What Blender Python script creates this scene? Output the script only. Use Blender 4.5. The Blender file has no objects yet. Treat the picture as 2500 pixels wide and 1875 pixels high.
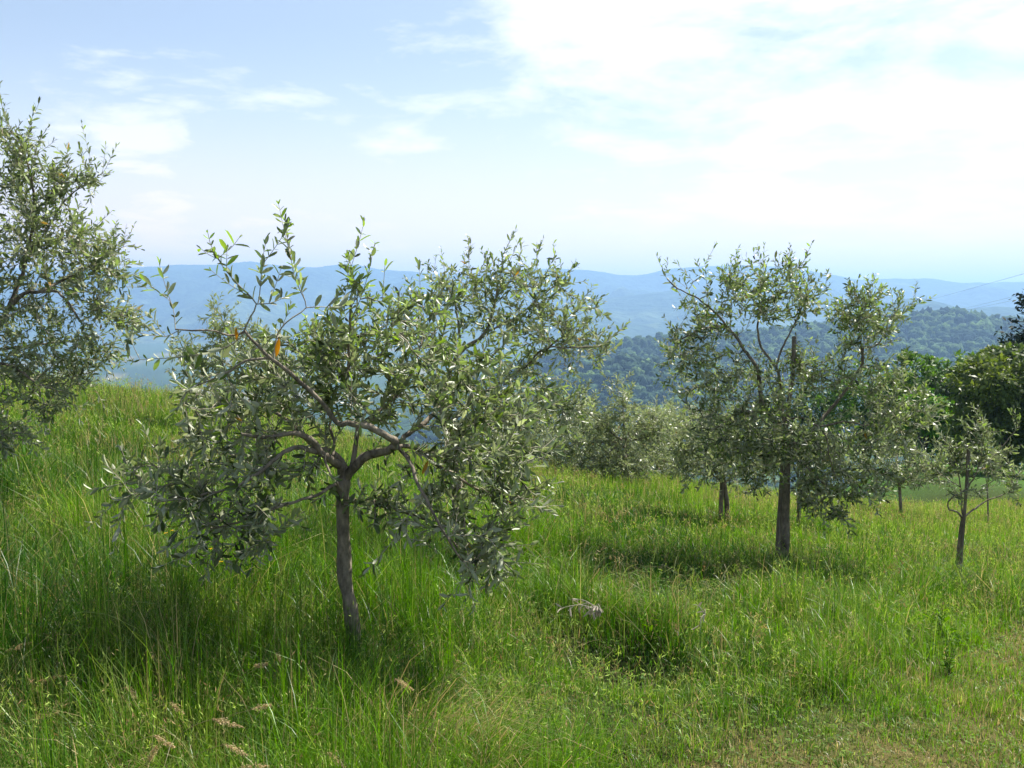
import bpy, bmesh, math, random
import numpy as np
from mathutils import Vector, Matrix

# ------------------------------------------------------------------ camera, sky, sun, exposure
SC = bpy.context.scene
COL = SC.collection
R = math.radians
FPX, CX, CY, HOR = 2500.0, 1250.0, 937.5, 742.0      # photograph: focal length, centre and eye level in pixels
PITCH = math.atan((CY - HOR) / FPX)
EYE = 1.6
cam_data = bpy.data.cameras.new('camera')
cam_data.sensor_width = 36.0
cam_data.lens = 36.0 * FPX / 2500.0
cam_data.clip_start = 0.05
cam_data.clip_end = 80000
cam = bpy.data.objects.new('camera', cam_data)
cam.location = (0, 0, EYE)
cam.rotation_euler = (math.pi / 2 - PITCH, 0, 0)
COL.objects.link(cam)
SC.camera = cam

SUN_AZ, SUN_EL = R(48), R(54)                          # to the right of the view, in front of the camera
sun_dir = Vector((math.sin(SUN_AZ) * math.cos(SUN_EL), math.cos(SUN_AZ) * math.cos(SUN_EL), math.sin(SUN_EL)))
sd = bpy.data.lights.new('sun', 'SUN')
sd.energy = 5.0
sd.angle = R(0.5)
sd.color = (1.0, 0.96, 0.88)
so = bpy.data.objects.new('sun', sd)
so.rotation_euler = (-sun_dir).to_track_quat('-Z', 'Y').to_euler()
so.location = (30, 30, 60)
COL.objects.link(so)

SC.view_settings.view_transform = 'Standard'
SC.view_settings.look = 'None'
SC.view_settings.gamma = 1.0
SC.view_settings.use_curve_mapping = False
SC.view_settings.exposure = 1.2


def P(px, py, d):
    """A point of the place seen at a pixel of the photograph, d metres ahead."""
    u = (px - CX) / FPX
    v = (CY - py) / FPX
    dy = math.cos(PITCH) + v * math.sin(PITCH)
    dz = -math.sin(PITCH) + v * math.cos(PITCH)
    return np.array([u / dy * d, d, EYE + dz / dy * d])


def build_world():
    w = bpy.data.worlds.new('World')
    SC.world = w
    w.use_nodes = True
    nt = w.node_tree
    N, L = nt.nodes, nt.links
    N.clear()
    out = N.new('ShaderNodeOutputWorld')
    bg = N.new('ShaderNodeBackground')
    bg.inputs['Strength'].default_value = 0.066
    sky = N.new('ShaderNodeTexSky')
    sky.sky_type = 'NISHITA'
    sky.sun_disc = False
    sky.sun_elevation = SUN_EL
    sky.sun_rotation = SUN_AZ
    sky.altitude = 250
    sky.air_density = 1.0
    sky.dust_density = 1.6
    sky.ozone_density = 1.0
    tc = N.new('ShaderNodeTexCoord')
    sep = N.new('ShaderNodeSeparateXYZ')
    L.new(tc.outputs['Generated'], sep.inputs[0])

    def M(op, a, b=None, c=None, clamp=False):
        n = N.new('ShaderNodeMath')
        n.operation = op
        n.use_clamp = clamp
        for i, v in enumerate((a, b, c)):
            if v is None:
                continue
            if isinstance(v, (int, float)):
                n.inputs[i].default_value = v
            else:
                L.new(v, n.inputs[i])
        return n.outputs[0]
    zc = M('MAXIMUM', sep.outputs[2], 0.0)
    den = M('ADD', zc, 0.16)
    comb = N.new('ShaderNodeCombineXYZ')
    L.new(M('DIVIDE', sep.outputs[0], den), comb.inputs[0])
    L.new(M('DIVIDE', sep.outputs[1], den), comb.inputs[1])

    def noise(scale, detail, rough, offs, dist=0.0, sx=1.0, rot=0.0):
        mp = N.new('ShaderNodeMapping')
        mp.inputs['Location'].default_value = offs
        mp.inputs['Rotation'].default_value = (0, 0, rot)
        mp.inputs['Scale'].default_value = (sx, 1, 1)
        L.new(comb.outputs[0], mp.inputs[0])
        n = N.new('ShaderNodeTexNoise')
        n.inputs['Scale'].default_value = scale
        n.inputs['Detail'].default_value = detail
        n.inputs['Roughness'].default_value = rough
        n.inputs['Distortion'].default_value = dist
        L.new(mp.outputs[0], n.inputs['Vector'])
        return n.outputs['Fac']

    def smooth(v, a, b, hi=1.0):
        n = N.new('ShaderNodeMapRange')
        n.interpolation_type = 'SMOOTHSTEP'
        n.inputs['From Min'].default_value = a
        n.inputs['From Max'].default_value = b
        n.inputs['To Max'].default_value = hi
        L.new(v, n.inputs['Value'])
        return n.outputs['Result']

    def blob(px, py, inner, outer, hi):
        c = Vector(P(px, py, 1.0)) - Vector((0, 0, EYE))
        c.normalize()
        vm = N.new('ShaderNodeVectorMath')
        vm.operation = 'DOT_PRODUCT'
        L.new(tc.outputs['Generated'], vm.inputs[0])
        vm.inputs[1].default_value = c
        return smooth(vm.outputs['Value'], math.cos(outer / FPX), math.cos(inner / FPX), hi)
    big = noise(1.7, 9, 0.60, (3.1, 1.7, 0.2), 0.35)
    wisp = noise(1.1, 8, 0.64, (7.7, 2.3, 1.2), 0.9, 0.33, 0.75)
    puff = noise(4.5, 7, 0.60, (1.3, 5.1, 0.4), 0.3)
    # banks of cloud where the photograph has them
    bank = None
    for b in [(1500, 90, 10, 420, 0.15), (1750, 120, 10, 560, 0.19), (2050, 120, 20, 640, 0.21), (2400, 150, 20, 700, 0.20),
              (1700, 300, 10, 480, 0.10), (2150, 330, 10, 520, 0.10),
              (480, 150, 20, 300, 0.06), (930, 290, 20, 330, 0.09), (1180, 180, 20, 260, 0.08)]:
        v = blob(*b)
        bank = v if bank is None else M('MAXIMUM', bank, v)
    fluff = noise(5.5, 8, 0.62, (2.2, 0.4, 0.9), 0.2)
    m1 = smooth(M('ADD', M('ADD', big, bank), M('MULTIPLY', M('SUBTRACT', fluff, 0.5), 0.34)), 0.50, 0.82, 0.94)
    cum = M('MAXIMUM', M('MAXIMUM', blob(335, 335, 5, 150, 0.30), blob(270, 345, 5, 110, 0.24)), M('MAXIMUM', blob(400, 600, 10, 170, 0.26), blob(560, 610, 10, 200, 0.16)))
    m3 = smooth(M('ADD', M('MULTIPLY', puff, 0.8), cum), 0.50, 0.72, 0.75)
    m2 = smooth(wisp, 0.47, 0.78, 0.50)
    low = smooth(sep.outputs[2], 0.26, 0.0, 0.85)          # summer haze low over the hills, all the way round
    mask = M('MAXIMUM', M('MAXIMUM', M('MAXIMUM', m1, m3), m2), 0.16)
    mask = M('SUBTRACT', 1.0, M('MULTIPLY', M('SUBTRACT', 1.0, mask), M('SUBTRACT', 1.0, low)))
    mix = N.new('ShaderNodeMix')
    mix.data_type = 'RGBA'
    L.new(mask, mix.inputs['Factor'])
    L.new(sky.outputs[0], mix.inputs['A'])
    warm = N.new('ShaderNodeMix')
    warm.data_type = 'RGBA'
    L.new(smooth(sep.outputs[2], 0.20, 0.02), warm.inputs['Factor'])
    warm.inputs['A'].default_value = (8.5, 8.5, 8.6, 1)
    warm.inputs['B'].default_value = (11.6, 8.6, 7.4, 1)
    L.new(warm.outputs['Result'], mix.inputs['B'])
    L.new(mix.outputs['Result'], bg.inputs['Color'])
    L.new(bg.outputs[0], out.inputs['Surface'])


build_world()
rng = np.random.default_rng(7)
random.seed(7)


# ------------------------------------------------------------------ helpers
def tag(o, label=None, cat=None, group=None, kind=None):
    if label: o['label'] = label
    if cat: o['category'] = cat
    if group: o['group'] = group
    if kind: o['kind'] = kind
    return o


def link(name, data, parent=None, mat=None):
    o = bpy.data.objects.new(name, data)
    COL.objects.link(o)
    if parent is not None: o.parent = parent
    if mat is not None and data is not None:
        data.materials.clear()
        data.materials.append(mat)
    return o


def empty(name, loc):
    o = bpy.data.objects.new(name, None)
    o.empty_display_size = 0.2
    o.location = loc
    COL.objects.link(o)
    return o


def mesh_np(name, verts, tris, cols=None, smooth=False):
    """Triangle mesh straight from arrays; cols is one rgb per vertex."""
    verts = np.ascontiguousarray(verts, dtype=np.float32)
    tris = np.ascontiguousarray(tris, dtype=np.int32)
    me = bpy.data.meshes.new(name)
    me.vertices.add(len(verts))
    me.vertices.foreach_set('co', verts.ravel())
    me.loops.add(tris.size)
    me.loops.foreach_set('vertex_index', tris.ravel())
    me.polygons.add(len(tris))
    me.polygons.foreach_set('loop_start', np.arange(0, tris.size, 3, dtype=np.int32))
    me.polygons.foreach_set('loop_total', np.full(len(tris), 3, dtype=np.int32))
    if smooth:
        me.polygons.foreach_set('use_smooth', np.ones(len(tris), dtype=bool))
    me.update(calc_edges=True)
    if cols is not None:
        a = me.color_attributes.new('col', 'FLOAT_COLOR', 'POINT')
        c4 = np.ones((len(verts), 4), dtype=np.float32)
        c4[:, :3] = cols
        a.data.foreach_set('color', c4.ravel())
    return me


def _hash(ix, iy, seed):
    h = (ix.astype(np.int64) * 374761393 + iy.astype(np.int64) * 668265263 + seed * 974711) & 0xFFFFFFFF
    h = ((h ^ (h >> 13)) * 1274126177) & 0xFFFFFFFF
    h = h ^ (h >> 16)
    return (h & 0xFFFF) / 65535.0


def vnoise(x, y, seed=0):
    x = np.asarray(x, float); y = np.asarray(y, float)
    ix, iy = np.floor(x), np.floor(y)
    fx, fy = x - ix, y - iy
    fx = fx * fx * (3 - 2 * fx); fy = fy * fy * (3 - 2 * fy)
    a = _hash(ix, iy, seed); b = _hash(ix + 1, iy, seed)
    c = _hash(ix, iy + 1, seed); d = _hash(ix + 1, iy + 1, seed)
    return (a * (1 - fx) + b * fx) * (1 - fy) + (c * (1 - fx) + d * fx) * fy


def fbm(x, y, seed=0, octv=4, ridge=False):
    t = 0; amp = 0.5; tot = 0
    for i in range(octv):
        n = vnoise(x * 2 ** i, y * 2 ** i, seed + i * 17)
        if ridge: n = 1 - np.abs(2 * n - 1)
        t = t + n * amp; tot += amp; amp *= 0.5
    return t / tot


def sstep(a, b, x):
    t = np.clip((np.asarray(x, float) - a) / (b - a), 0, 1)
    return t * t * (3 - 2 * t)


def softplus(x, k):
    return k * np.logaddexp(0, np.asarray(x, float) / k)


def gz(X, Y):
    """Height of the land: a meadow falling to the right and away, then the hillside down to the valley."""
    X = np.asarray(X, float); Y = np.asarray(Y, float)
    Xs = np.where(X > 0, 28 * np.tanh(X / 28), 16 * np.tanh(X / 16))
    z = -0.15 - 0.12 * (Xs + 0.77) - 0.085 * softplus(np.minimum(Y, 200) - 8, 1.2)
    z = z + 0.07 * (fbm(X * 0.35 + 5, Y * 0.35, 3) - 0.5) * np.clip((60 - Y) / 40, 0, 1)
    z = z + 0.50 * sstep(-1.0, -5.5, X) * sstep(7, 17, Y)
    y0 = 18.0 + 34 * sstep(6, 22, X)
    drop = softplus(Y - y0, 1.6)
    z = z - 0.28 * drop
    z = z - 6 * (fbm(X * 0.01, Y * 0.01, 9) - 0.5) * sstep(60, 300, Y)
    # the hollow in the grass right of the near tree
    z = z - 0.30 * np.exp(-(((X - 0.56) / 0.36) ** 2 + ((Y - 5.5) / 0.40) ** 2))
    zv = -185 + 16 * (fbm(X * 0.0012, Y * 0.0012, 21) - 0.5)
    t = sstep(-140, -190, z)
    z = np.maximum(z, -400)
    return z * (1 - t) + zv * t


def mat_new(name):
    m = bpy.data.materials.new(name)
    m.use_nodes = True
    nt = m.node_tree
    nt.nodes.clear()
    return m, nt.nodes, nt.links


def leaf_material(name, trans=0.35, rough=0.45, under=None, spec=0.5, jitter=0.0):
    m, N, L = mat_new(name)
    out = N.new('ShaderNodeOutputMaterial')
    at = N.new('ShaderNodeAttribute'); at.attribute_name = 'col'
    col = at.outputs['Color']
    if under is not None:
        g = N.new('ShaderNodeNewGeometry')
        mx = N.new('ShaderNodeMix'); mx.data_type = 'RGBA'
        L.new(g.outputs['Backfacing'], mx.inputs['Factor'])
        L.new(col, mx.inputs['A'])
        mx.inputs['B'].default_value = (*under, 1)
        surf_col = mx.outputs['Result']
    else:
        surf_col = col
    p = N.new('ShaderNodeBsdfPrincipled')
    p.inputs['Roughness'].default_value = rough
    p.inputs['Specular IOR Level'].default_value = spec
    L.new(surf_col, p.inputs['Base Color'])
    if trans > 0:
        t = N.new('ShaderNodeBsdfTranslucent')
        hs = N.new('ShaderNodeHueSaturation')
        hs.inputs['Saturation'].default_value = 1.15
        hs.inputs['Value'].default_value = 1.7
        L.new(col, hs.inputs['Color'])
        L.new(hs.outputs[0], t.inputs['Color'])
        ms = N.new('ShaderNodeMixShader')
        ms.inputs[0].default_value = trans
        L.new(p.outputs[0], ms.inputs[1])
        L.new(t.outputs[0], ms.inputs[2])
        L.new(ms.outputs[0], out.inputs['Surface'])
    else:
        L.new(p.outputs[0], out.inputs['Surface'])
    return m


def bark_material(name, c1, c2, scale=30, bump=0.5, stretch=0.3):
    m, N, L = mat_new(name)
    out = N.new('ShaderNodeOutputMaterial')
    p = N.new('ShaderNodeBsdfPrincipled')
    p.inputs['Roughness'].default_value = 0.9
    p.inputs['Specular IOR Level'].default_value = 0.2
    tc = N.new('ShaderNodeTexCoord')
    mp = N.new('ShaderNodeMapping')
    mp.inputs['Scale'].default_value = (1, 1, stretch)
    L.new(tc.outputs['Object'], mp.inputs[0])
    n1 = N.new('ShaderNodeTexNoise'); n1.inputs['Scale'].default_value = scale; n1.inputs['Detail'].default_value = 6
    n1.inputs['Roughness'].default_value = 0.7
    n2 = N.new('ShaderNodeTexNoise'); n2.inputs['Scale'].default_value = scale * 0.22; n2.inputs['Detail'].default_value = 3
    L.new(mp.outputs[0], n1.inputs['Vector']); L.new(tc.outputs['Object'], n2.inputs['Vector'])
    ad = N.new('ShaderNodeMath'); ad.operation = 'MULTIPLY_ADD'; ad.inputs[1].default_value = 0.6
    L.new(n1.outputs['Fac'], ad.inputs[0]); 
    h2 = N.new('ShaderNodeMath'); h2.operation = 'MULTIPLY'; h2.inputs[1].default_value = 0.4
    L.new(n2.outputs['Fac'], h2.inputs[0]); L.new(h2.outputs[0], ad.inputs[2])
    r = N.new('ShaderNodeValToRGB')
    r.color_ramp.elements[0].position = 0.36; r.color_ramp.elements[0].color = (*c1, 1)
    r.color_ramp.elements[1].position = 0.64; r.color_ramp.elements[1].color = (*c2, 1)
    L.new(ad.outputs[0], r.inputs[0]); L.new(r.outputs[0], p.inputs['Base Color'])
    b = N.new('ShaderNodeBump'); b.inputs['Strength'].default_value = bump; b.inputs['Distance'].default_value = 0.01
    L.new(n1.outputs['Fac'], b.inputs['Height']); L.new(b.outputs[0], p.inputs['Normal'])
    L.new(p.outputs[0], out.inputs['Surface'])
    return m


def attr_material(name, rough=0.9, spec=0.1, noise_scale=None, bump=0.0):
    m, N, L = mat_new(name)
    out = N.new('ShaderNodeOutputMaterial')
    at = N.new('ShaderNodeAttribute'); at.attribute_name = 'col'
    p = N.new('ShaderNodeBsdfPrincipled')
    p.inputs['Roughness'].default_value = rough
    p.inputs['Specular IOR Level'].default_value = spec
    if noise_scale:
        tc = N.new('ShaderNodeTexCoord')
        n = N.new('ShaderNodeTexNoise'); n.inputs['Scale'].default_value = noise_scale; n.inputs['Detail'].default_value = 6
        L.new(tc.outputs['Object'], n.inputs['Vector'])
        mr = N.new('ShaderNodeMapRange'); mr.inputs['To Min'].default_value = 0.55; mr.inputs['To Max'].default_value = 1.45
        mr.inputs['From Min'].default_value = 0.3; mr.inputs['From Max'].default_value = 0.7
        L.new(n.outputs['Fac'], mr.inputs['Value'])
        vm = N.new('ShaderNodeVectorMath'); vm.operation = 'SCALE'
        L.new(at.outputs['Color'], vm.inputs[0]); L.new(mr.outputs[0], vm.inputs['Scale'])
        L.new(vm.outputs[0], p.inputs['Base Color'])
        if bump:
            b = N.new('ShaderNodeBump'); b.inputs['Strength'].default_value = bump; b.inputs['Distance'].default_value = 1.0 / noise_scale
            L.new(n.outputs['Fac'], b.inputs['Height']); L.new(b.outputs[0], p.inputs['Normal'])
    else:
        L.new(at.outputs['Color'], p.inputs['Base Color'])
    L.new(p.outputs[0], out.inputs['Surface'])
    return m


MAT = {
    'olive_leaf': leaf_material('olive_leaf', 0.34, 0.40, (0.38, 0.40, 0.26), 0.42),
    'olive_bark': bark_material('olive_bark', (0.046, 0.037, 0.029), (0.33, 0.275, 0.205), 30, 1.0, 0.5),
    'twig': bark_material('twig_bark', (0.20, 0.175, 0.13), (0.42, 0.38, 0.29), 80, 0.2),
    'stake': bark_material('stake_wood', (0.075, 0.06, 0.045), (0.24, 0.20, 0.15), 60, 0.6, 0.06),
    'grass': leaf_material('grass_blade', 0.36, 0.38, None, 0.28),
    'seed': leaf_material('seed_head', 0.25, 0.7, None, 0.2),
    'leaf': leaf_material('broad_leaf', 0.30, 0.5, None, 0.3),
    'weed': leaf_material('weed_leaf', 0.3, 0.65, None, 0.15),
    'needle': leaf_material('conifer_needles', 0.08, 0.6, None, 0.2),
    'dead_leaf': leaf_material('dead_leaf', 0.12, 0.7, None, 0.2),
    'forest': attr_material('forest_crowns', 0.95, 0.05, 0.25, 0.8),
    'mountain': attr_material('mountain_cover', 0.98, 0.02, 0.018, 0.6),
    'bark2': bark_material('dark_bark', (0.03, 0.025, 0.02), (0.11, 0.09, 0.07), 12, 0.4),
    'ground': attr_material('earth', 0.98, 0.03, 14.0, 0.5),
}
mw, Nw, Lw = mat_new('wire')
_o = Nw.new('ShaderNodeOutputMaterial'); _p = Nw.new('ShaderNodeBsdfPrincipled')
_p.inputs['Base Color'].default_value = (0.05, 0.05, 0.055, 1); _p.inputs['Roughness'].default_value = 0.6
_n = Nw.new('ShaderNodeTexNoise'); _n.inputs['Scale'].default_value = 4
_r = Nw.new('ShaderNodeMapRange'); _r.inputs['To Min'].default_value = 0.45; _r.inputs['To Max'].default_value = 0.7
Lw.new(_n.outputs['Fac'], _r.inputs['Value']); Lw.new(_r.outputs[0], _p.inputs['Roughness'])
Lw.new(_p.outputs[0], _o.inputs['Surface'])
MAT['wire'] = mw


# ------------------------------------------------------------------ ground: one sheet to the horizon
def build_ground():
    az = np.concatenate([np.linspace(-180, -48, 45)[:-1], np.linspace(-48, 48, 200), np.linspace(48, 180, 45)[1:-1]])
    rad = np.concatenate([np.linspace(0.4, 24, 110), np.geomspace(24.5, 30000, 100)])
    A, Rr = np.meshgrid(np.radians(az), rad)
    X = Rr * np.sin(A); Y = Rr * np.cos(A)
    Z = gz(X, Y)
    na, nr = len(az), len(rad)
    V = np.stack([X, Y, Z], -1).reshape(-1, 3)
    i, j = np.meshgrid(np.arange(nr - 1), np.arange(na), indexing='ij')
    jn = (j + 1) % na
    a = i * na + j; b = i * na + jn; c = (i + 1) * na + jn; d = (i + 1) * na + j
    T = np.concatenate([np.stack([a, d, c], -1).reshape(-1, 3), np.stack([a, c, b], -1).reshape(-1, 3)])
    x, y = V[:, 0], V[:, 1]
    soil = np.array([0.034, 0.032, 0.016]); turf = np.array([0.030, 0.046, 0.012]); dry = np.array([0.085, 0.072, 0.028])
    n1 = fbm(x * 0.9, y * 0.9, 31)[:, None]
    c = soil * (1 - n1) + turf * n1
    m = mown(x, y)[:, None]
    n3 = sstep(0.4, 0.65, fbm(x * 2.3, y * 2.3, 35))[:, None]
    c = c * (1 - m) + m * ((dry * n3 + np.array([0.055, 0.062, 0.020]) * (1 - n3)))
    far = sstep(22, 45, np.hypot(x, y))[:, None]
    n2 = fbm(x * 0.004, y * 0.004, 41)[:, None]
    wood = np.array([0.028, 0.05, 0.02]); field = np.array([0.045, 0.08, 0.03]); ochre = np.array([0.30, 0.24, 0.13])
    patch = sstep(0.47, 0.56, n2)
    fc = wood * (1 - patch) + field * patch
    o = 0.6 * sstep(0.62, 0.68, fbm(x * 0.006 + 9, y * 0.006, 47))[:, None]
    fc = fc * (1 - o) + ochre * o
    near_field = np.array([0.06, 0.13, 0.025])
    nf = (1 - sstep(90, 250, np.hypot(x, y)))[:, None]
    fc = fc * (1 - nf) + near_field * nf
    c = c * (1 - far) + fc * far
    me = mesh_np('ground', V, T, c, True)
    o = link('ground', me, None, MAT['ground'])
    tag(o, 'green grassy hillside falling to the right towards the valley', 'ground', kind='structure')


def mown(x, y):
    """1 on the mown track along the lower right."""
    e = (y - 4.05) - 1.0 * (x - 0.50) + 0.5 * (fbm(x * 2.0, y * 2.0, 77) - 0.5)
    return sstep(0.06, -0.16, e) * sstep(-0.2, 0.5, x)


build_ground()


# ------------------------------------------------------------------ mountains and wooded hills
def ridge(name, label, pts, dist, depth_front, depth_back, base_z, seed, col, rough_h, nx=220, ny=46, spur=0.35):
    """A range whose crest passes through the given skyline at its real distance; it falls to the valley on both sides."""
    px = np.array([p[0] for p in pts], float); py = np.array([p[1] for p in pts], float)
    xs = np.linspace(px[0], px[-1], nx)
    ys = np.interp(xs, px, py)
    k = np.ones(5) / 5
    ys = np.convolve(np.pad(ys, 2, 'edge'), k, 'valid')
    ys = ys - 9.0 * (fbm(xs * 0.018 + seed, xs * 0 + 1.5, seed, 4) - 0.5)
    crest = np.array([P(a, b, dist) for a, b in zip(xs, ys)])
    s = np.concatenate([np.linspace(-1, 0, int(ny * 0.7))[:-1], np.linspace(0, 1, ny - int(ny * 0.7) + 1)])
    S, I = np.meshgrid(s, np.arange(nx), indexing='ij')
    wob = (fbm(xs * 0.004 + seed, xs * 0 + 3, seed, 3) - 0.5) * 0.25 * dist
    Yc = dist + wob * 0.0
    Y = np.where(S < 0, Yc + S * depth_front, Yc + S * depth_back)
    X = crest[I, 0] * (Y / dist) ** 0.35
    h = crest[I, 2] - base_z
    prof = np.where(S < 0, (1 - np.abs(S)) ** 1.25, (1 - np.abs(S)) ** 1.1)
    f = fbm(X / (depth_front * spur) + seed, Y / (depth_front * spur * 1.7), seed, 5, True)
    f2 = fbm(X / (depth_front * 0.11), Y / (depth_front * 0.11), seed + 5, 4)
    damp = np.clip(np.abs(S) * 5, 0.06, 1) * np.clip((1 - np.abs(S)) * 3, 0, 1)
    Z = base_z - 12 + (h + 12) * prof + rough_h * ((f - 0.62) * 1.6 + (f2 - 0.5) * 0.7) * damp
    V = np.stack([X, Y, Z], -1).reshape(-1, 3)
    nyy = len(s)
    i, j = np.meshgrid(np.arange(nyy - 1), np.arange(nx - 1), indexing='ij')
    a = i * nx + j; b = a + 1; c = a + nx + 1; d = a + nx
    T = np.concatenate([np.stack([a, b, c], -1).reshape(-1, 3), np.stack([a, c, d], -1).reshape(-1, 3)])
    sc = depth_front
    n = fbm(V[:, 0] / (sc * 0.10), V[:, 1] / (sc * 0.10), seed + 3, 4)
    lowf = 1 - np.clip((V[:, 2] - base_z) / max(1, h.max()), 0, 1)
    p = sstep(0.60, 0.70, n * 0.75 + lowf * 0.32)[:, None]
    colr = np.array(col) * (1 - p) + np.array([0.075, 0.105, 0.045]) * p
    me = mesh_np(name, V, T, colr, True)
    o = link(name, me, None, MAT['mountain'])
    tag(o, label, 'mountain', kind='structure')
    return o


FAR_SKY = [(-900, 690), (-400, 668), (-100, 660), (120, 652), (280, 657), (400, 652), (455, 645), (500, 648), (560, 641), (610, 637),
           (660, 644), (740, 652), (830, 647), (880, 645), (940, 657), (1010, 664), (1080, 668), (1180, 664), (1260, 656), (1340, 652),
           (1420, 657), (1480, 664), (1530, 671), (1580, 666), (1640, 655), (1720, 648), (1780, 645), (1860, 650), (1920, 652),
           (1980, 660), (2030, 672), (2100, 683), (2180, 682), (2270, 677), (2330, 688), (2400, 692), (2470, 688), (2560, 692),
           (2800, 700), (3300, 690)]
ridge('mountain_range', 'hazy blue mountain range along the whole skyline', FAR_SKY, 7500, 3000, 2500, -185, 3,
      (0.035, 0.058, 0.026), 230, 420, 70)
ridge('mountain_ridge', 'lower blue ridge before the skyline range, right of centre',
      [(1050, 860), (1250, 800), (1400, 752), (1495, 726), (1560, 717), (1620, 713), (1700, 708), (1800, 700), (1900, 706),
       (2000, 716), (2100, 728), (2250, 760), (2400, 800), (2600, 830)],
      5400, 2000, 1700, -185, 11, (0.034, 0.056, 0.025), 90, 240, 60)
ridge('mountain_spur', 'dim blue spur between the right hand wood and the skyline',
      [(1900, 830), (2050, 770), (2150, 742), (2200, 733), (2250, 727), (2300, 740), (2350, 753), (2410, 749), (2470, 751), (2560, 742),
       (2750, 735), (3000, 760)],
      3900, 1200, 1100, -185, 17, (0.032, 0.055, 0.024), 55, 200, 50)


def hill_surface(pts, dist, front, back, base_z, seed, rough):
    px = np.array([p[0] for p in pts], float); py = np.array([p[1] for p in pts], float)

    def fn(X, Y):
        sh = X / np.maximum((Y / dist) ** 0.3, 0.2)
        pxs = CX + sh / dist * FPX
        yy = np.interp(pxs, px, py)
        zc = EYE + (HOR - yy) / FPX * dist
        s = np.where(Y < dist, (dist - Y) / front, (Y - dist) / back)
        prof = np.clip(1 - s, -0.2, 1)
        prof = np.where(prof > 0, prof ** 1.15, prof)
        n = (fbm(X / (front * 0.35), Y / (front * 0.35), seed, 4) - 0.5) * rough * np.clip(s * 4, 0.1, 1)
        return base_z + (zc - base_z) * prof + n
    return fn


def ico_variants(n, sub=2):
    out = []
    for k in range(n):
        bm = bmesh.new()
        bmesh.ops.create_icosphere(bm, subdivisions=sub, radius=1)
        V = np.array([v.co[:] for v in bm.verts])
        T = np.array([[v.index for v in f.verts] for f in bm.faces])
        bm.free()
        r = 0.78 + 0.5 * np.random.default_rng(100 + k).random(len(V))
        lob = 0.25 * np.sin(V[:, 0] * 4 + k) * np.sin(V[:, 1] * 4.5 + 2 * k) + 0.2 * np.sin(V[:, 2] * 5 + k)
        V = V * (r + lob)[:, None]
        T = T[V[T][:, :, 2].mean(1) > -0.3]
        out.append((V, T))
    return out


ICO = ico_variants(8)


def forest(name, label, fn, xr, yr, n, size, cols, seed, parent=None):
    r = np.random.default_rng(seed)
    x = r.uniform(*xr, n); y = r.uniform(*yr, n)
    z = fn(x, y)
    keep = z > -180
    x, y, z = x[keep], y[keep], z[keep]
    VV, TT, CC = [], [], []
    off = 0
    pine = sstep(0.42, 0.60, fbm(x / 110, y / 110, seed + 1, 3))
    for k in range(len(x)):
        V, T = ICO[r.integers(len(ICO))]
        s = size * r.uniform(0.6, 1.35)
        tall = r.uniform(0.9, 1.5)
        a = r.uniform(0, 6.28)
        ca, sa = math.cos(a), math.sin(a)
        W = np.stack([(V[:, 0] * ca - V[:, 1] * sa) * s, (V[:, 0] * sa + V[:, 1] * ca) * s, V[:, 2] * s * tall], -1)
        W = W + np.array([x[k], y[k], z[k] + s * 0.7])
        p = pine[k] if r.random() < 0.85 else 1 - pine[k]
        c = np.array(cols[0]) * (1 - p) + np.array(cols[1]) * p
        c = c * r.uniform(0.7, 1.35)
        VV.append(W); TT.append(T + off); CC.append(np.repeat(c[None], len(W), 0)); off += len(W)
    me = mesh_np(name, np.concatenate(VV), np.concatenate(TT), np.concatenate(CC))
    o = link(name, me, parent, MAT['forest'])
    return tag(o, label, 'woodland', kind='stuff')


def hill_sheet(name, label, fn, xr, yr, col, nx=120, ny=60):
    X, Y = np.meshgrid(np.linspace(*xr, nx), np.linspace(*yr, ny))
    Z = fn(X, Y)
    V = np.stack([X, Y, Z], -1).reshape(-1, 3)
    i, j = np.meshgrid(np.arange(ny - 1), np.arange(nx - 1), indexing='ij')
    a = i * nx + j; b = a + 1; c = a + nx + 1; d = a + nx
    T = np.concatenate([np.stack([a, b, c], -1).reshape(-1, 3), np.stack([a, c, d], -1).reshape(-1, 3)])
    me = mesh_np(name, V, T, np.repeat(np.array(col)[None], len(V), 0), True)
    o = link(name, me, None, MAT['mountain'])
    return tag(o, label, 'hill', kind='structure')


BROAD, PINE = (0.046, 0.080, 0.022), (0.014, 0.032, 0.018)
h1 = hill_surface([(1000, 1010), (1200, 925), (1400, 858), (1500, 846), (1600, 838), (1720, 830), (1850, 822), (1950, 808), (2080, 795),
                   (2180, 786), (2260, 772), (2300, 768), (2350, 774), (2400, 784), (2500, 790), (2650, 800), (2900, 830), (3200, 900)],
                  1600, 800, 560, -190, 61, 24)
hill_sheet('wooded_hill', 'wooded blue green hill across the right of the valley', h1, (-310, 1250), (760, 2180), (0.03, 0.055, 0.022))
forest('hill_forest', 'blue green mixed forest covering the hill at right', h1, (-120, 960), (1130, 1650), 6200, 6.4, (BROAD, PINE), 71)
h2 = hill_surface([(1150, 1120), (1300, 1010), (1400, 930), (1470, 890), (1530, 882), (1600, 895), (1680, 930), (1800, 990), (1950, 1060), (2200, 1200)],
                  1100, 420, 300, -190, 63, 14)
hill_sheet('wooded_knoll', 'rounded wooded knoll in the gap between the olive trees', h2, (-120, 590), (640, 1420), (0.03, 0.055, 0.022), 80, 50)
forest('knoll_forest', 'pale green wood on the rounded knoll between the olives', h2, (-40, 360), (820, 1130), 2300, 4.9,
       ((0.075, 0.120, 0.036), (0.028, 0.052, 0.026)), 73)

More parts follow.
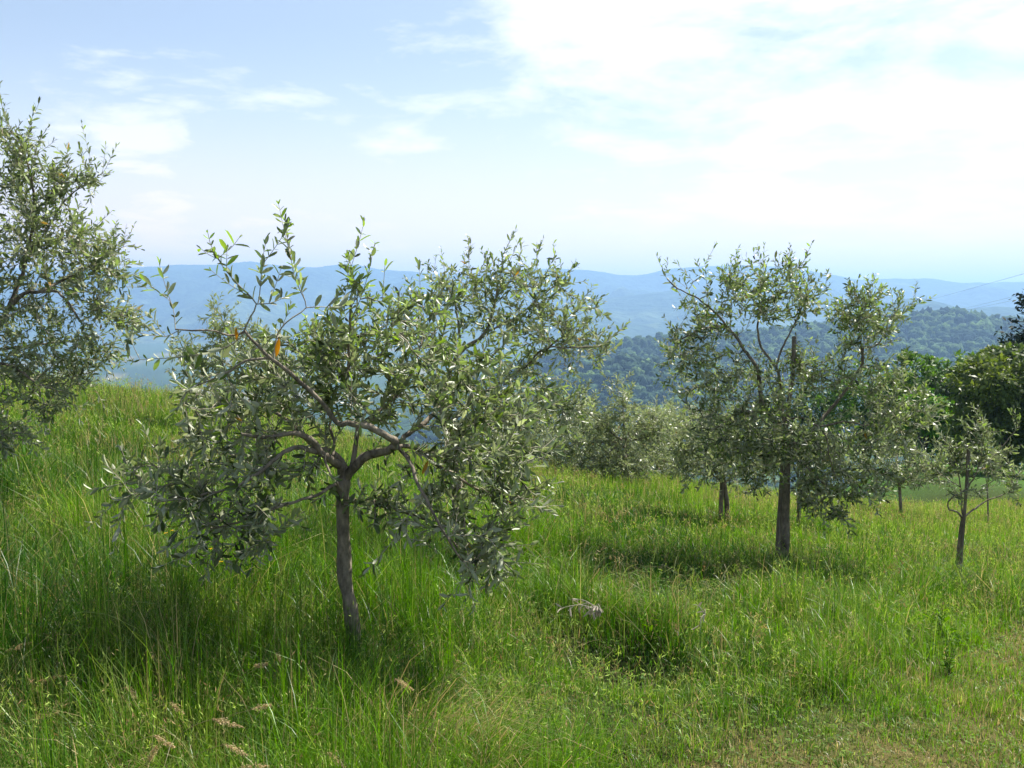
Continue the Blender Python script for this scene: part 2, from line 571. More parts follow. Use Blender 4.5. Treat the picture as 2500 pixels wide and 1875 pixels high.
HAZE_DENS = 0.00019
hm, HN, HL = mat_new('haze_air')
_o = HN.new('ShaderNodeOutputMaterial')
_v = HN.new('ShaderNodeVolumePrincipled')
_v.inputs['Color'].default_value = (0.37, 0.62, 1.0, 1)
_v.inputs['Absorption Color'].default_value = (0, 0, 0, 1)
_v.inputs['Density'].default_value = HAZE_DENS
_v.inputs['Anisotropy'].default_value = 0.25
HL.new(_v.outputs[0], _o.inputs['Volume'])
bm = bmesh.new()
bmesh.ops.create_cube(bm, size=1)
for v in bm.verts:
    v.co = Vector((v.co.x * 64000, v.co.y * 64000, -410 + (v.co.z + 0.5) * (410 + 345)))
me = bpy.data.meshes.new('haze'); bm.to_mesh(me); bm.free()
tag(link('haze', me, None, hm), 'pale blue summer haze filling the valley air', 'haze', kind='stuff')


# ------------------------------------------------------------------ tubes and leaves
def norm(v):
    return v / (np.linalg.norm(v, axis=-1, keepdims=True) + 1e-9)


def tube(pts, rad, sides=6, cap=True, wob=0.0, rs=None):
    pts = np.asarray(pts, float); n = len(pts)
    rad = np.broadcast_to(np.asarray(rad, float), (n,))
    t = norm(np.gradient(pts, axis=0))
    u = np.cross(t[0], [0.3, 0.2, 1.0]); 
    if np.linalg.norm(u) < 1e-3: u = np.cross(t[0], [1, 0, 0])
    u = u / np.linalg.norm(u)
    V = []
    ang = np.linspace(0, 2 * np.pi, sides, endpoint=False)
    for i in range(n):
        u = u - t[i] * np.dot(u, t[i]); u = u / np.linalg.norm(u)
        w = np.cross(t[i], u)
        rr = rad[i] * (1 + (wob * (rs.random(sides) - 0.5) if wob else 0))
        V.append(pts[i] + (np.cos(ang) * rr)[:, None] * u + (np.sin(ang) * rr)[:, None] * w)
    V = np.concatenate(V)
    i, j = np.meshgrid(np.arange(n - 1), np.arange(sides), indexing='ij')
    jn = (j + 1) % sides
    a = i * sides + j; b = i * sides + jn; c = b + sides; d = a + sides
    T = np.concatenate([np.stack([a, b, c], -1).reshape(-1, 3), np.stack([a, c, d], -1).reshape(-1, 3)])
    if cap:
        V = np.concatenate([V, pts[-1:] + t[-1] * rad[-1] * 0.4])
        k = len(V) - 1; e = (n - 1) * sides
        T = np.concatenate([T, np.array([[e + q, e + (q + 1) % sides, k] for q in range(sides)])])
    return V, T


class Acc:
    def __init__(s): s.V, s.T, s.C, s.n = [], [], [], 0
    def add(s, V, T, C=None):
        s.V.append(V); s.T.append(T + s.n); s.n += len(V)
        if C is not None: s.C.append(np.broadcast_to(C, (len(V), 3)))
    def mesh(s, name, org=(0, 0, 0), smooth=False):
        return mesh_np(name, np.concatenate(s.V) - np.asarray(org), np.concatenate(s.T),
                       np.concatenate(s.C) if s.C else None, smooth)


def resample(pts, step):
    pts = np.asarray(pts, float)
    n = len(pts)
    # Catmull-Rom through the points
    ext = np.vstack([2 * pts[0] - pts[1], pts, 2 * pts[-1] - pts[-2]])
    out = []
    for i in range(1, n):
        p0, p1, p2, p3 = ext[i - 1], ext[i], ext[i + 1], ext[i + 2]
        m = max(2, int(np.linalg.norm(p2 - p1) / step))
        for t in np.linspace(0, 1, m, endpoint=False):
            out.append(0.5 * ((2 * p1) + (-p0 + p2) * t + (2 * p0 - 5 * p1 + 4 * p2 - p3) * t ** 2 + (-p0 + 3 * p1 - 3 * p2 + p3) * t ** 3))
    out.append(pts[-1])
    return np.array(out)


def leaf_template(detail):
    """x along the leaf (0..1), y across (-.5...5), z up; folded a little along the midrib and curved."""
    if detail == 2:
        V = [(0, 0, 0), (0.30, -0.42, 0.04), (0.30, 0.42, 0.04), (0.70, -0.44, 0.02), (0.70, 0.44, 0.0), (1, 0, -0.09)]
        T = [(0, 1, 2), (1, 3, 4), (1, 4, 2), (3, 5, 4)]
    elif detail:
        V = [(0, 0, 0)]
        for x, w, z in ((0.20, 0.34, 0.0), (0.52, 0.50, 0.0), (0.84, 0.34, -0.035)):
            V += [(x, -w, 0.045 + z), (x, 0, -0.02 + z), (x, w, 0.045 + z)]
        V.append((1, 0, -0.09))
        T = [(0, 1, 2), (0, 2, 3)]
        for a in (1, 4):
            T += [(a, a + 3, a + 4), (a, a + 4, a + 1), (a + 1, a + 4, a + 5), (a + 1, a + 5, a + 2)]
        T += [(7, 10, 8), (8, 10, 9)]
    else:
        V = [(0, 0, 0), (0.45, -0.46, 0.05), (0.5, 0.46, 0.05), (1, 0, -0.08)]
        T = [(0, 1, 2), (1, 3, 2)]
    return np.array(V, float), np.array(T)


def leaf_frames(pos, d, nrm):
    d = norm(d)
    y = norm(np.cross(nrm, d))
    z = np.cross(d, y)
    return d, y, z


def leaves_mesh(pos, d, nrm, ln, wd, col, detail):
    LV, LT = leaf_template(detail)
    x, y, z = leaf_frames(pos, d, nrm)
    k = len(pos)
    V = (pos[:, None, :] + LV[None, :, 0:1] * (x * ln[:, None])[:, None, :] + LV[None, :, 1:2] * (y * wd[:, None])[:, None, :]
         + LV[None, :, 2:3] * (z * ln[:, None])[:, None, :])
    T = LT[None] + (np.arange(k) * len(LV))[:, None, None]
    C = np.repeat(col[:, None, :], len(LV), 1)
    return V.reshape(-1, 3), T.reshape(-1, 3), C.reshape(-1, 3)


OLD = np.array([0.046, 0.070, 0.022]); YOUNG = np.array([0.22, 0.33, 0.05]); GREY = np.array([0.22, 0.245, 0.12])
VARIANTS = []
for k in range(12):
    V, T = leaf_template(True)
    c = [OLD * 0.8, OLD, OLD * 1.2, GREY, GREY * 1.1, OLD * 0.95 + YOUNG * 0.1, OLD * 0.6 + YOUNG * 0.3, YOUNG, YOUNG * 0.85,
         OLD * 0.7, GREY * 0.85, OLD * 0.5 + GREY * 0.5][k]
    me = mesh_np('leaf', V, T, np.repeat(c[None], len(V), 0))
    me.materials.append(MAT['olive_leaf'])
    VARIANTS.append((me, c))


class Olive:
    """An olive tree grown on a drawn skeleton: trunk, limbs, twigs and leaves."""
    def __init__(s, d, seed, leaf=0.062, detail=True):
        s.d, s.leaf, s.detail, s.dens = d, leaf, detail, 1.85
        s.grey = 0.0
        s.r = np.random.default_rng(seed)
        s.nodes, s.dirs = [], []
        s.B = None
        s.trunk = None; s.limbs = []; s.tw = Acc()
        s.lp, s.ld, s.ln_, s.ls, s.ly = [], [], [], [], []

    def pts(s, poly):
        return np.array([P(p[0], p[1], s.d + (p[2] if len(p) > 2 else 0.0)) for p in poly])

    def add_nodes(s, p, frm=0.0):
        k = int(len(p) * frm)
        t = norm(np.gradient(p, axis=0))
        s.nodes.append(p[k:]); s.dirs.append(t[k:])

    def set_trunk(s, poly, r0, r1, root=0.12):
        p = s.pts(poly)
        b = p[0].copy(); b[2] = float(gz(b[0], b[1])) - root
        s.base = np.array([b[0], b[1], float(gz(b[0], b[1]))])
        p = resample(np.vstack([b, p]), 0.05)
        f = np.linspace(0, 1, len(p))
        rad = r0 + (r1 - r0) * f
        rad = rad * (1 + 0.55 * np.exp(-f * 9)) * (1 + 0.05 * np.sin(f * 23) + 0.04 * s.r.normal(size=len(p)))
        s.trunk = tube(p, rad * (1 + .10 * (s.r.random(len(p)) < .12)), 14, True, 0.20, s.r)
        s.add_nodes(p, 0.8)

    def limb(s, poly, r0, r1, world=False):
        p = np.asarray(poly) if world else s.pts(poly)
        p = resample(p, 0.035)
        p[1:-1] += s.r.normal(size=(len(p) - 2, 3)) * 0.0025
        rad = np.linspace(r0, r1, len(p)) * (1 + 0.06 * s.r.normal(size=len(p)))
        s.limbs.append(tube(p, rad, 8, True, 0.14, s.r))
        s.add_nodes(p, 0.12)

    def leafy(s, p, start=0.3, young=0.25, sp=0.034):
        """Opposite leaves along a twig."""
        seg = np.linalg.norm(np.diff(p, axis=0), axis=1); L = seg.sum(); cs = np.concatenate([[0], np.cumsum(seg)])
        q = L * start; k = 0
        phase = s.r.uniform(0, 3.14)
        while q < L + 0.002:
            pos = np.array([np.interp(q, cs, p[:, i]) for i in range(3)])
            i = min(len(p) - 2, max(0, np.searchsorted(cs, q) - 1))
            t = norm(p[i + 1] - p[i])
            f = q / L
            u = np.cross(t, [0.01, 0.02, 1.0])
            if np.linalg.norm(u) < 0.1: u = np.cross(t, [1, 0, 0])
            u = norm(u); w = np.cross(t, u)
            a0 = phase + k * 1.57 + s.r.normal() * 0.3
            for sg in (0, math.pi):
                if s.r.random() < 0.10: continue
                a = a0 + sg
                side = u * math.cos(a) + w * math.sin(a)
                th = math.radians(np.clip(s.r.normal(50 - 16 * f ** 3, 17), 8, 100))
                dd = t * math.cos(th) + side * math.sin(th) + s.r.normal(size=3) * 0.22
                s.lp.append(pos); s.ld.append(norm(dd))
                nn = t * math.sin(th) - side * math.cos(th)
                s.ln_.append(nn + np.array([0, 0, 0.35]) + s.r.normal(size=3) * 0.8)
                size = s.leaf * np.clip(s.r.normal(1.0, 0.24), 0.45, 1.6) * (1 - 0.42 * max(0, (f - 0.75) / 0.25))
                s.ls.append(size)
                s.ly.append(young * (0.25 + 1.5 * f ** 3))
            q += sp * s.r.uniform(0.75, 1.3) * (1 - 0.3 * f); k += 1

    def twig(s, p, r0=0.0032, start=0.3, young=0.25, node=0.7, sides=3):
        rad = np.linspace(r0, 0.0011, len(p))
        s.tw.add(*tube(p, rad, sides, False))
        k = max(2, int(len(p) * node))
        t = norm(np.gradient(p, axis=0))
        s.nodes.append(p[1:k]); s.dirs.append(t[1:k])
        if s.B is not None: s.push(p[1:k], t[1:k])
        s.leafy(p, start, young)

    def shoot(s, poly, r0=0.004, start=0.25, young=0.6, side=3):
        p = resample(s.pts(poly), 0.03)
        s.twig(p, r0, start, young)
        s.side_twigs(p, side, young, up=0.5)

    def side_twigs(s, p, n, young, up=0.2, ln=(0.09, 0.24)):
        t = norm(np.gradient(p, axis=0))
        for _ in range(n):
            i = s.r.integers(int(len(p) * 0.3), max(int(len(p) * 0.3) + 1, len(p) - 1))
            L = s.r.uniform(*ln)
            v = s.r.normal(size=3); v -= t[i] * np.dot(v, t[i]); v = norm(v)
            dd = norm(t[i] * 0.6 + v * 0.8 + np.array([0, 0, up]))
            q = np.linspace(0, 1, 5)[:, None]
            c = p[i] + dd * L * q + np.array([0, 0, 1.0]) * (up * 0.3 * L) * q ** 2
            s.twig(c, 0.0019, 0.2, young, 0.3, 3)

    def buf(s):
        nd, dr = np.concatenate(s.nodes), np.concatenate(s.dirs)
        s.bn = len(nd); s.B = np.zeros((60000, 3)); s.D = np.zeros((60000, 3))
        s.B[:s.bn] = nd; s.D[:s.bn] = dr

    def push(s, p, t):
        k = len(p)
        if s.bn + k < len(s.B):
            s.B[s.bn:s.bn + k] = p; s.D[s.bn:s.bn + k] = t; s.bn += k

    def fill(s, ells, sides=2, maxleaf=0.48):
        """Twigs reaching every part of the crown, each leaving the nearest wood."""
        tips, lifts, yo = [], [], []
        for (cx, cy, rx, ry, dz, rz, n, lift, young) in ells:
            c = P(cx, cy, s.d + dz); sc = (s.d + dz) / FPX
            n = int(n * s.dens)
            v = s.r.normal(size=(n, 3)); v = norm(v) * (s.r.random((n, 1)) ** 0.40)
            t = c + v * np.array([rx * sc, rz, ry * sc])
            tips.append(t); lifts.append(np.full(n, lift)); yo.append(np.full(n, young))
        tips = np.concatenate(tips); lifts = np.concatenate(lifts); yo = np.concatenate(yo)
        done = np.zeros(len(tips), bool)
        s.buf(); nd = s.B[:s.bn]
        near = np.array([np.min(np.linalg.norm(nd - t, axis=1)) for t in tips])
        for i in np.argsort(near):
            nd = s.B[:s.bn]; dr = s.D[:s.bn]
            dv = tips[i] - nd
            dist = np.linalg.norm(dv, axis=1)
            cosang = (dv * dr).sum(1) / (dist + 1e-6)
            cost = dist * (1.25 - 0.3 * cosang) + np.where(dist < 0.10, 0.4, 0)
            k = int(np.argmin(cost))
            a, b, L = nd[k], tips[i], dist[k]
            up = np.array([0, 0, 1.0])
            out = norm(dv[k])
            c1 = a + norm(dr[k] * 0.5 + out * 0.7 + up * 0.25) * L * 0.36
            e = norm(out * 0.8 + up * lifts[i] + s.r.normal(size=3) * 0.22)
            c2 = b - e * L * 0.36
            m = max(5, int(L / 0.055))
            q = np.linspace(0, 1, m)[:, None]
            p = (1 - q) ** 3 * a + 3 * (1 - q) ** 2 * q * c1 + 3 * (1 - q) * q ** 2 * c2 + q ** 3 * b
            p[1:-1] += s.r.normal(size=(m - 2, 3)) * 0.003
            st = max(0.12, 1 - maxleaf * s.r.uniform(0.7, 1.2) / max(L, 1e-3))
            s.twig(p, 0.0029 + 0.0055 * min(1, L / 0.9), st, yo[i])
            s.side_twigs(p[int(len(p) * min(st, 0.6)):] if len(p) > 8 else p, sides, yo[i], 0.25 * lifts[i] + 0.1)

    def build(s, label, group, n_leaf=0, orange=None):
        root = empty('olive_tree', s.base)
        tag(root, label, 'olive tree', group)
        tr = link('trunk', mesh_np('trunk', s.trunk[0] - s.base, s.trunk[1], None, True), root, MAT['olive_bark'])
        for V, T in s.limbs:
            link('limb', mesh_np('limb', V - s.base, T, None, True), tr, MAT['olive_bark'])
        if s.tw.n:
            tag(link('twigs', s.tw.mesh('twigs', s.base, True), root, MAT['twig']), kind='stuff')
        pos = np.array(s.lp); d = np.array(s.ld); nr = np.array(s.ln_); ln = np.array(s.ls); yg = np.array(s.ly)
        k = len(pos)
        wd = ln * s.r.uniform(0.24, 0.37, k)
        f = np.clip(s.r.random(k) * 0.65 + yg - 0.32, 0, 1)[:, None]
        g = s.r.random((k, 1)) ** 1.5
        col = (OLD * (1 - g) + GREY * g) * (1 - f) + YOUNG * f
        col = col * s.r.uniform(0.38, 1.5, (k, 1))
        col = col * (1 - s.grey) + GREY * 1.05 * s.grey * s.r.uniform(.6, 1.4, (k, 1))
        col[s.r.random(k) < 0.0015] = (0.36, 0.19, 0.015)
        keep = np.ones(k, bool)
        if n_leaf:
            # the leaves that face the viewer's side of the crown are separate parts
            score = pos[:, 1] - 0.35 * np.abs(norm(np.cross(norm(np.cross(nr, d)), d))[:, 1]) - 4.0 * ln
            idx = np.argsort(score)[:n_leaf]
            keep[idx] = False
            x, y, z = leaf_frames(pos[idx], d[idx], nr[idx])
            vc = np.array([v[1] for v in VARIANTS])
            for q, i in enumerate(idx):
                m = VARIANTS[int(np.argmin(((vc - col[i]) ** 2).sum(1)))][0]
                o = bpy.data.objects.new('leaf', m)
                M = Matrix.Identity(4)
                for a in range(3):
                    M[a][0] = x[q, a] * ln[i]; M[a][1] = y[q, a] * wd[i]; M[a][2] = z[q, a] * ln[i]; M[a][3] = pos[i, a] - s.base[a]
                COL.objects.link(o); o.parent = root; o.matrix_basis = M
        V, T, C = leaves_mesh(pos[keep], d[keep], nr[keep], ln[keep], wd[keep], col[keep], s.detail)
        tag(link('foliage', mesh_np('foliage', V - s.base, T, C), root, MAT['olive_leaf']), kind='stuff')
        return root


ORCHARD = 'olive trees of the grassy orchard'


def build_near_tree():
    t = Olive(4.8, 11, 0.051)
    t.set_trunk([(863, 1560), (855, 1479), (843, 1420), (839, 1342), (837, 1263), (837, 1204), (842, 1158)], 0.036, 0.029)
    t.limb([(842, 1168), (832, 1143, -.02), (814, 1128, -.06), (787, 1107, -.12), (771, 1085, -.16), (734, 1060, -.22), (689, 1062, -.28), (640, 1068, -.3), (590, 1060, -.34)], 0.022, 0.007)
    t.limb([(848, 1162), (843, 1140, .03), (822, 1112, .06), (797, 1099, .1), (770, 1094, .2), (720, 1040, .34), (660, 1000, .5), (590, 960, .6)], 0.017, 0.006)
    t.limb([(787, 1105, -.12), (736, 1093, -.2), (705, 1098, -.25), (680, 1115, -.3), (640, 1150, -.34), (570, 1190, -.4), (490, 1210, -.42)], 0.012, 0.005)
    t.limb([(846, 1165), (860, 1144, -.03), (885, 1119, -.07), (916, 1106, -.1), (945, 1100, -.13), (967, 1088, -.15)], 0.024, 0.019)
    t.limb([(967, 1090, -.15), (961, 1074, -.18), (936, 1060, -.22), (901, 1042, -.25), (865, 1034, -.27), (835, 1036, -.28), (818, 1026, -.28),
            (799, 1001, -.3), (770, 966, -.32), (736, 934, -.35), (700, 905, -.37), (668, 880, -.4), (630, 845, -.42), (597, 808, -.44)], 0.017, 0.006)
    t.limb([(965, 1088, -.15), (983, 1103, -.2), (1000, 1130, -.25), (1012, 1160, -.3), (1030, 1200, -.35), (1060, 1260, -.4), (1090, 1310, -.42), (1130, 1370, -.4)], 0.011, 0.004)
    t.limb([(960, 1092, -.15), (1000, 1088, -.05), (1030, 1105, .0), (1060, 1130, .08), (1110, 1160, .15), (1180, 1200, .2), (1260, 1230, .2)], 0.013, 0.005)
    t.limb([(958, 1092, -.14), (1010, 1050, 0), (1060, 1010, .12), (1110, 960, .25), (1170, 900, .3), (1220, 850, .3)], 0.014, 0.005)
    t.limb([(850, 1160), (862, 1128, .05), (870, 1080, .08), (875, 1040, .08), (870, 990, .06), (856, 960, .04), (850, 930, .02), (851, 870, 0), (853, 800, -.02), (856, 740, -.03)], 0.012, 0.004)
    t.limb([(873, 1045, .08), (900, 1022, .15), (932, 1000, .2), (975, 960, .3), (1010, 900, .4), (1030, 830, .45)], 0.010, 0.004)
    t.limb([(838, 1215), (865, 1224, .12), (895, 1228, .2), (928, 1228, .24), (958, 1240, .25), (1005, 1258, .22), (1045, 1272, .2), (1085, 1304, .15), (1120, 1340, .1)], 0.015, 0.005)
    t.limb([(837, 1205), (818, 1183, -.08), (790, 1200, -.15), (740, 1220, -.22), (670, 1240, -.28), (600, 1270, -.3), (520, 1290, -.3)], 0.009, 0.004)
    t.limb([(789, 1105, -.12), (795, 1130, -.16), (808, 1158, -.18), (826, 1186, -.16)], 0.006, 0.004)
    t.limb([(597, 808, -.44), (579, 818, -.46), (540, 812, -.5), (508, 808, -.52), (470, 805, -.54), (428, 804, -.55)], 0.005, 0.003)
    t.limb([(660, 874, -.4), (600, 880, -.42), (560, 905, -.44), (520, 925, -.46), (470, 945, -.46)], 0.006, 0.003)
    t.limb([(812, 1130, -.06), (816, 1080, .1), (806, 1040, .2), (812, 1000, .3), (800, 930, .4), (790, 860, .45)], 0.008, 0.004)
    # the drawn shoots against the sky and the far hills
    t.shoot([(597, 806, -.44), (611, 775, -.45), (626, 742, -.46), (597, 710, -.46), (564, 676, -.47), (532, 632, -.48), (514, 596, -.48), (506, 560, -.48)], .0046, .3, .5, 2)
    t.shoot([(532, 632, -.48), (510, 622, -.5), (489, 606, -.5)], .002, .1, .6, 0)
    t.shoot([(532, 632, -.48), (550, 616, -.46), (566, 604, -.46), (590, 572, -.46)], .002, .2, .6, 0)
    t.shoot([(626, 742, -.46), (656, 741, -.44), (679, 733, -.44), (702, 722, -.42)], .003, .1, .3, 1)
    t.shoot([(630, 740, -.46), (634, 719, -.46), (638, 669, -.45), (643, 623, -.45), (652, 575, -.45)], .003, .1, .6, 2)
    t.shoot([(668, 878, -.4), (680, 810, -.36), (715, 775, -.34), (748, 751, -.33), (736, 715, -.33), (720, 680, -.33), (711, 634, -.33), (702, 584, -.34), (696, 538, -.34)], .0046, .48, .5, 2)
    t.shoot([(748, 751, -.33), (780, 749, -.3), (815, 750, -.26), (848, 746, -.22)], .003, .2, .3, 2)
    t.shoot([(854, 760, -.03), (860, 720, -.04), (862, 667, -.04), (845, 618, -.05)], .003, .15, .8, 4)
    t.shoot([(853, 790, -.02), (880, 730, -.05), (893, 690, -.05), (905, 645, -.05)], .003, .15, .8, 4)
    t.shoot([(428, 804, -.55), (425, 768, -.56), (418, 740, -.56), (396, 716, -.56)], .0024, .1, .7, 2)
    t.shoot([(440, 805, -.55), (405, 822, -.56), (385, 815, -.56), (350, 795, -.56)], .0024, .05, .4, 2)
    t.shoot([(597, 812, -.44), (570, 838, -.46), (516, 860, -.48), (422, 873, -.5), (342, 878, -.5), (318, 888, -.5)], .0036, .15, .3, 2)
    t.shoot([(560, 905, -.44), (500, 925, -.46), (455, 960, -.46), (430, 1000, -.46)], .003, .05, .2, 2)
    E = [  # cx, cy, rx, ry, depth offset, depth radius, twigs, lift, young
        (640, 1010, 210, 110, 0.0, 0.55, 30, 0.2, .18),
        (560, 960, 150, 70, -0.2, 0.4, 14, 0.2, .15),
        (760, 880, 170, 100, 0.1, 0.55, 26, 0.8, .35),
        (940, 800, 200, 100, 0.15, 0.5, 30, 0.9, .5),
        (1010, 940, 230, 120, 0.1, 0.6, 34, 0.4, .3),
        (1180, 960, 130, 110, 0.1, 0.5, 18, 0.3, .35),
        (1120, 1090, 200, 110, 0.0, 0.6, 28, 0.0, .18),
        (500, 1150, 200, 90, -0.15, 0.5, 26, -0.1, .1),
        (340, 1185, 90, 50, -0.25, 0.3, 8, 0.0, .1),
        (480, 1245, 130, 60, -0.2, 0.4, 12, -0.3, .08),
        (640, 1290, 80, 60, -0.25, 0.3, 9, -0.4, .05),
        (700, 1180, 130, 70, -0.1, 0.4, 10, -0.2, .05),
        (950, 1230, 110, 50, 0.1, 0.35, 9, -0.2, .08),
        (1130, 1240, 160, 80, 0.0, 0.5, 20, -0.3, .1),
        (1250, 1200, 120, 90, 0.05, 0.4, 13, -0.1, .12),
        (1190, 1350, 90, 70, -0.15, 0.35, 12, -0.5, .1),
        (980, 1300, 60, 40, -0.2, 0.2, 4, -0.5, .05),
        (830, 880, 170, 90, 0.25, 0.4, 16, .7, .35),
        (900, 985, 130, 70, 0.3, 0.35, 12, .3, .25),
        (720, 1000, 110, 60, 0.3, 0.35, 9, .3, .2),
        (1240, 1060, 130, 90, 0.0, 0.45, 12, .1, .2),
        (570, 1330, 110, 45, -0.2, 0.3, 8, -.4, .05),
        (1170, 1400, 70, 35, -0.2, 0.25, 7, -.5, .08),
    ]
    t.fill(E, 1)
    r = t.build('olive tree with a bare slender trunk nearest the camera', ORCHARD, 300)
    # the one big orange dying leaf
    me = VARIANTS[0][0].copy(); me.name = 'dying_leaf'
    c4 = np.ones((len(me.vertices), 4), np.float32); c4[:, :3] = (0.40, 0.17, 0.012)
    me.color_attributes['col'].data.foreach_set('color', c4.ravel())
    for (px, py, qx, qy, dd) in ((674, 872, 681, 826, -.46), (578, 832, 576, 800, -.48)):
        a, b = P(px, py, 4.8 + dd), P(qx, qy, 4.8 + dd - .01)
        x, y, z = leaf_frames(a[None], (b - a)[None], np.array([[0.3, -1, 0.15]]))
        L = np.linalg.norm(b - a)
        o = bpy.data.objects.new('dying_leaf', me); COL.objects.link(o); o.parent = r
        M = Matrix.Identity(4)
        for k in range(3):
            M[k][0] = x[0, k] * L; M[k][1] = y[0, k] * L * .26; M[k][2] = z[0, k] * L; M[k][3] = a[k] - t.base[k]
        o.matrix_basis = M
        tag(o, 'orange dying leaf standing on a branch')


def build_staked_tree():
    t = Olive(8.6, 23, 0.050, 2)
    t.dens = 2.6
    t.set_trunk([(1915, 1330), (1917, 1240), (1918, 1165), (1920, 1095), (1922, 1062)], 0.042, 0.036)
    t.limb([(1921, 1070), (1905, 1047, -.05), (1882, 1018, -.1), (1864, 1001, -.12), (1856, 960, -.14), (1851, 904, -.16), (1823, 863, -.2), (1787, 811, -.24), (1751, 796, -.28), (1705, 806, -.3), (1660, 830, -.3)], 0.024, 0.006)
    t.limb([(1787, 811, -.24), (1751, 768, -.26), (1705, 729, -.3), (1654, 704, -.32), (1628, 680, -.32)], 0.010, 0.004)
    t.limb([(1922, 1065), (1912, 1011, .05), (1905, 934, .08), (1895, 899, .08), (1859, 847, .1), (1850, 800, .1), (1862, 740, .1)], 0.018, 0.006)
    t.limb([(1895, 899, .08), (1905, 860, .15), (1925, 820, .2), (1950, 770, .25), (1965, 720, .25)], 0.010, 0.004)
    t.limb([(1924, 1080), (1961, 1085, .1), (1992, 1042, .2), (2035, 990, .3), (2074, 940, .34), (2105, 888, .36), (2108, 852, .36), (2141, 842, .36), (2170, 800, .36)], 0.021, 0.006)
    t.limb([(2105, 888, .36), (2100, 820, .4), (2080, 770, .42)], 0.008, 0.004)
    t.limb([(1922, 1062), (1925, 1025, -.1), (1961, 1021, -.2), (1995, 1040, -.26), (2015, 1062, -.3), (2024, 1110, -.34), (2040, 1170, -.34)], 0.010, 0.004)
    t.limb([(1910, 1020, .05), (1900, 1000, -.15), (1850, 1000, -.25), (1790, 1020, -.3), (1740, 1050, -.32)], 0.009, 0.004)
    t.limb([(1990, 1045, .2), (2060, 1030, .2), (2130, 1040, .1), (2200, 1020, .05)], 0.011, 0.004)
    t.limb([(1925, 1090), (1960, 1130, -.1), (2010, 1180, -.15), (2060, 1210, -.18)], 0.010, 0.004)
    t.shoot([(1862, 740, .1), (1866, 700, .1), (1864, 650, .1), (1866, 596, .1)], .003, .1, .4, 2)
    t.shoot([(1655, 704, -.32), (1625, 675, -.32), (1616, 648, -.32)], .003, .1, .4, 2)
    t.shoot([(1751, 768, -.26), (1780, 700, -.2), (1785, 625, -.2)], .003, .3, .4, 2)
    t.shoot([(1730, 745, -.26), (1725, 690, -.2), (1720, 635, -.2)], .003, .3, .4, 2)
    t.shoot([(1950, 770, .25), (2000, 725, .25), (2030, 690, .25)], .003, .2, .3, 1)
    t.shoot([(2108, 852, .36), (2110, 760, .36), (2140, 690, .36)], .003, .3, .4, 3)
    t.shoot([(2170, 800, .36), (2205, 765, .36), (2240, 740, .36)], .003, .1, .4, 3)
    E = [
        (1770, 740, 140, 80, -.15, .4, 20, .9, .35), (1890, 700, 110, 80, .05, .35, 18, 1.0, .35),
        (1960, 740, 70, 60, .15, .3, 8, .9, .3), (2120, 780, 110, 80, .3, .4, 24, .8, .35), (2070, 770, 50, 50, .3, .3, 7, .7, .3),
        (1700, 850, 90, 70, -.25, .35, 16, .2, .25), (1720, 950, 100, 80, -.2, .4, 18, .1, .2),
        (1870, 930, 130, 90, 0, .5, 22, .4, .25), (2000, 900, 90, 70, .1, .45, 12, .6, .25),
        (2130, 930, 110, 90, .2, .5, 20, .3, .25), (2210, 1010, 80, 90, .1, .45, 16, .1, .25),
        (1790, 1070, 120, 80, -.1, .5, 26, -.1, .15), (1930, 1100, 110, 70, -.1, .5, 22, -.1, .15),
        (2090, 1080, 130, 80, 0, .55, 26, -.1, .18), (2080, 1180, 120, 60, -.1, .45, 20, -.3, .12),
        (2010, 1240, 90, 40, -.2, .3, 10, -.4, .1), (1840, 1160, 70, 40, -.1, .3, 6, -.4, .1), (1960, 1190, 60, 40, -.1, .3, 6, -.4, .1), (1900, 1090, 120, 60, -.45, .3, 14, -.1, .15), (1880, 1010, 110, 60, -.4, .3, 8, .2, .2),
    ]
    t.fill(E, 2)
    t.build('olive tree with a tall weathered stake leaning through its crown', ORCHARD, 220)
    return t


def stake(name, label, pts, d, r, group='wooden tree stakes'):
    p = np.array([P(a[0], a[1], d + a[2]) for a in pts])
    g = np.array([p[0][0], p[0][1], float(gz(p[0][0], p[0][1]))])
    p = resample(np.vstack([[p[0][0] - 0.005, p[0][1], g[2] - 0.15], p]), 0.12)
    rs = np.random.default_rng(3)
    V, T = tube(p, r * (1 + 0.05 * rs.normal(size=len(p))), 9, True, 0.12, rs)
    o = link(name, mesh_np(name, V - g, T, None, False), None, MAT['stake'])
    o.location = g
    return tag(o, label, 'stake', group)


build_near_tree()
build_staked_tree()
stake('tree_stake', 'tall weathered wooden stake leaning through the olive at right', [(1899, 1325, -.08), (1911, 1139, -.08), (1925, 991, -.08), (1936, 909, -.05), (1939, 822, -.02)], 8.6, 0.019)


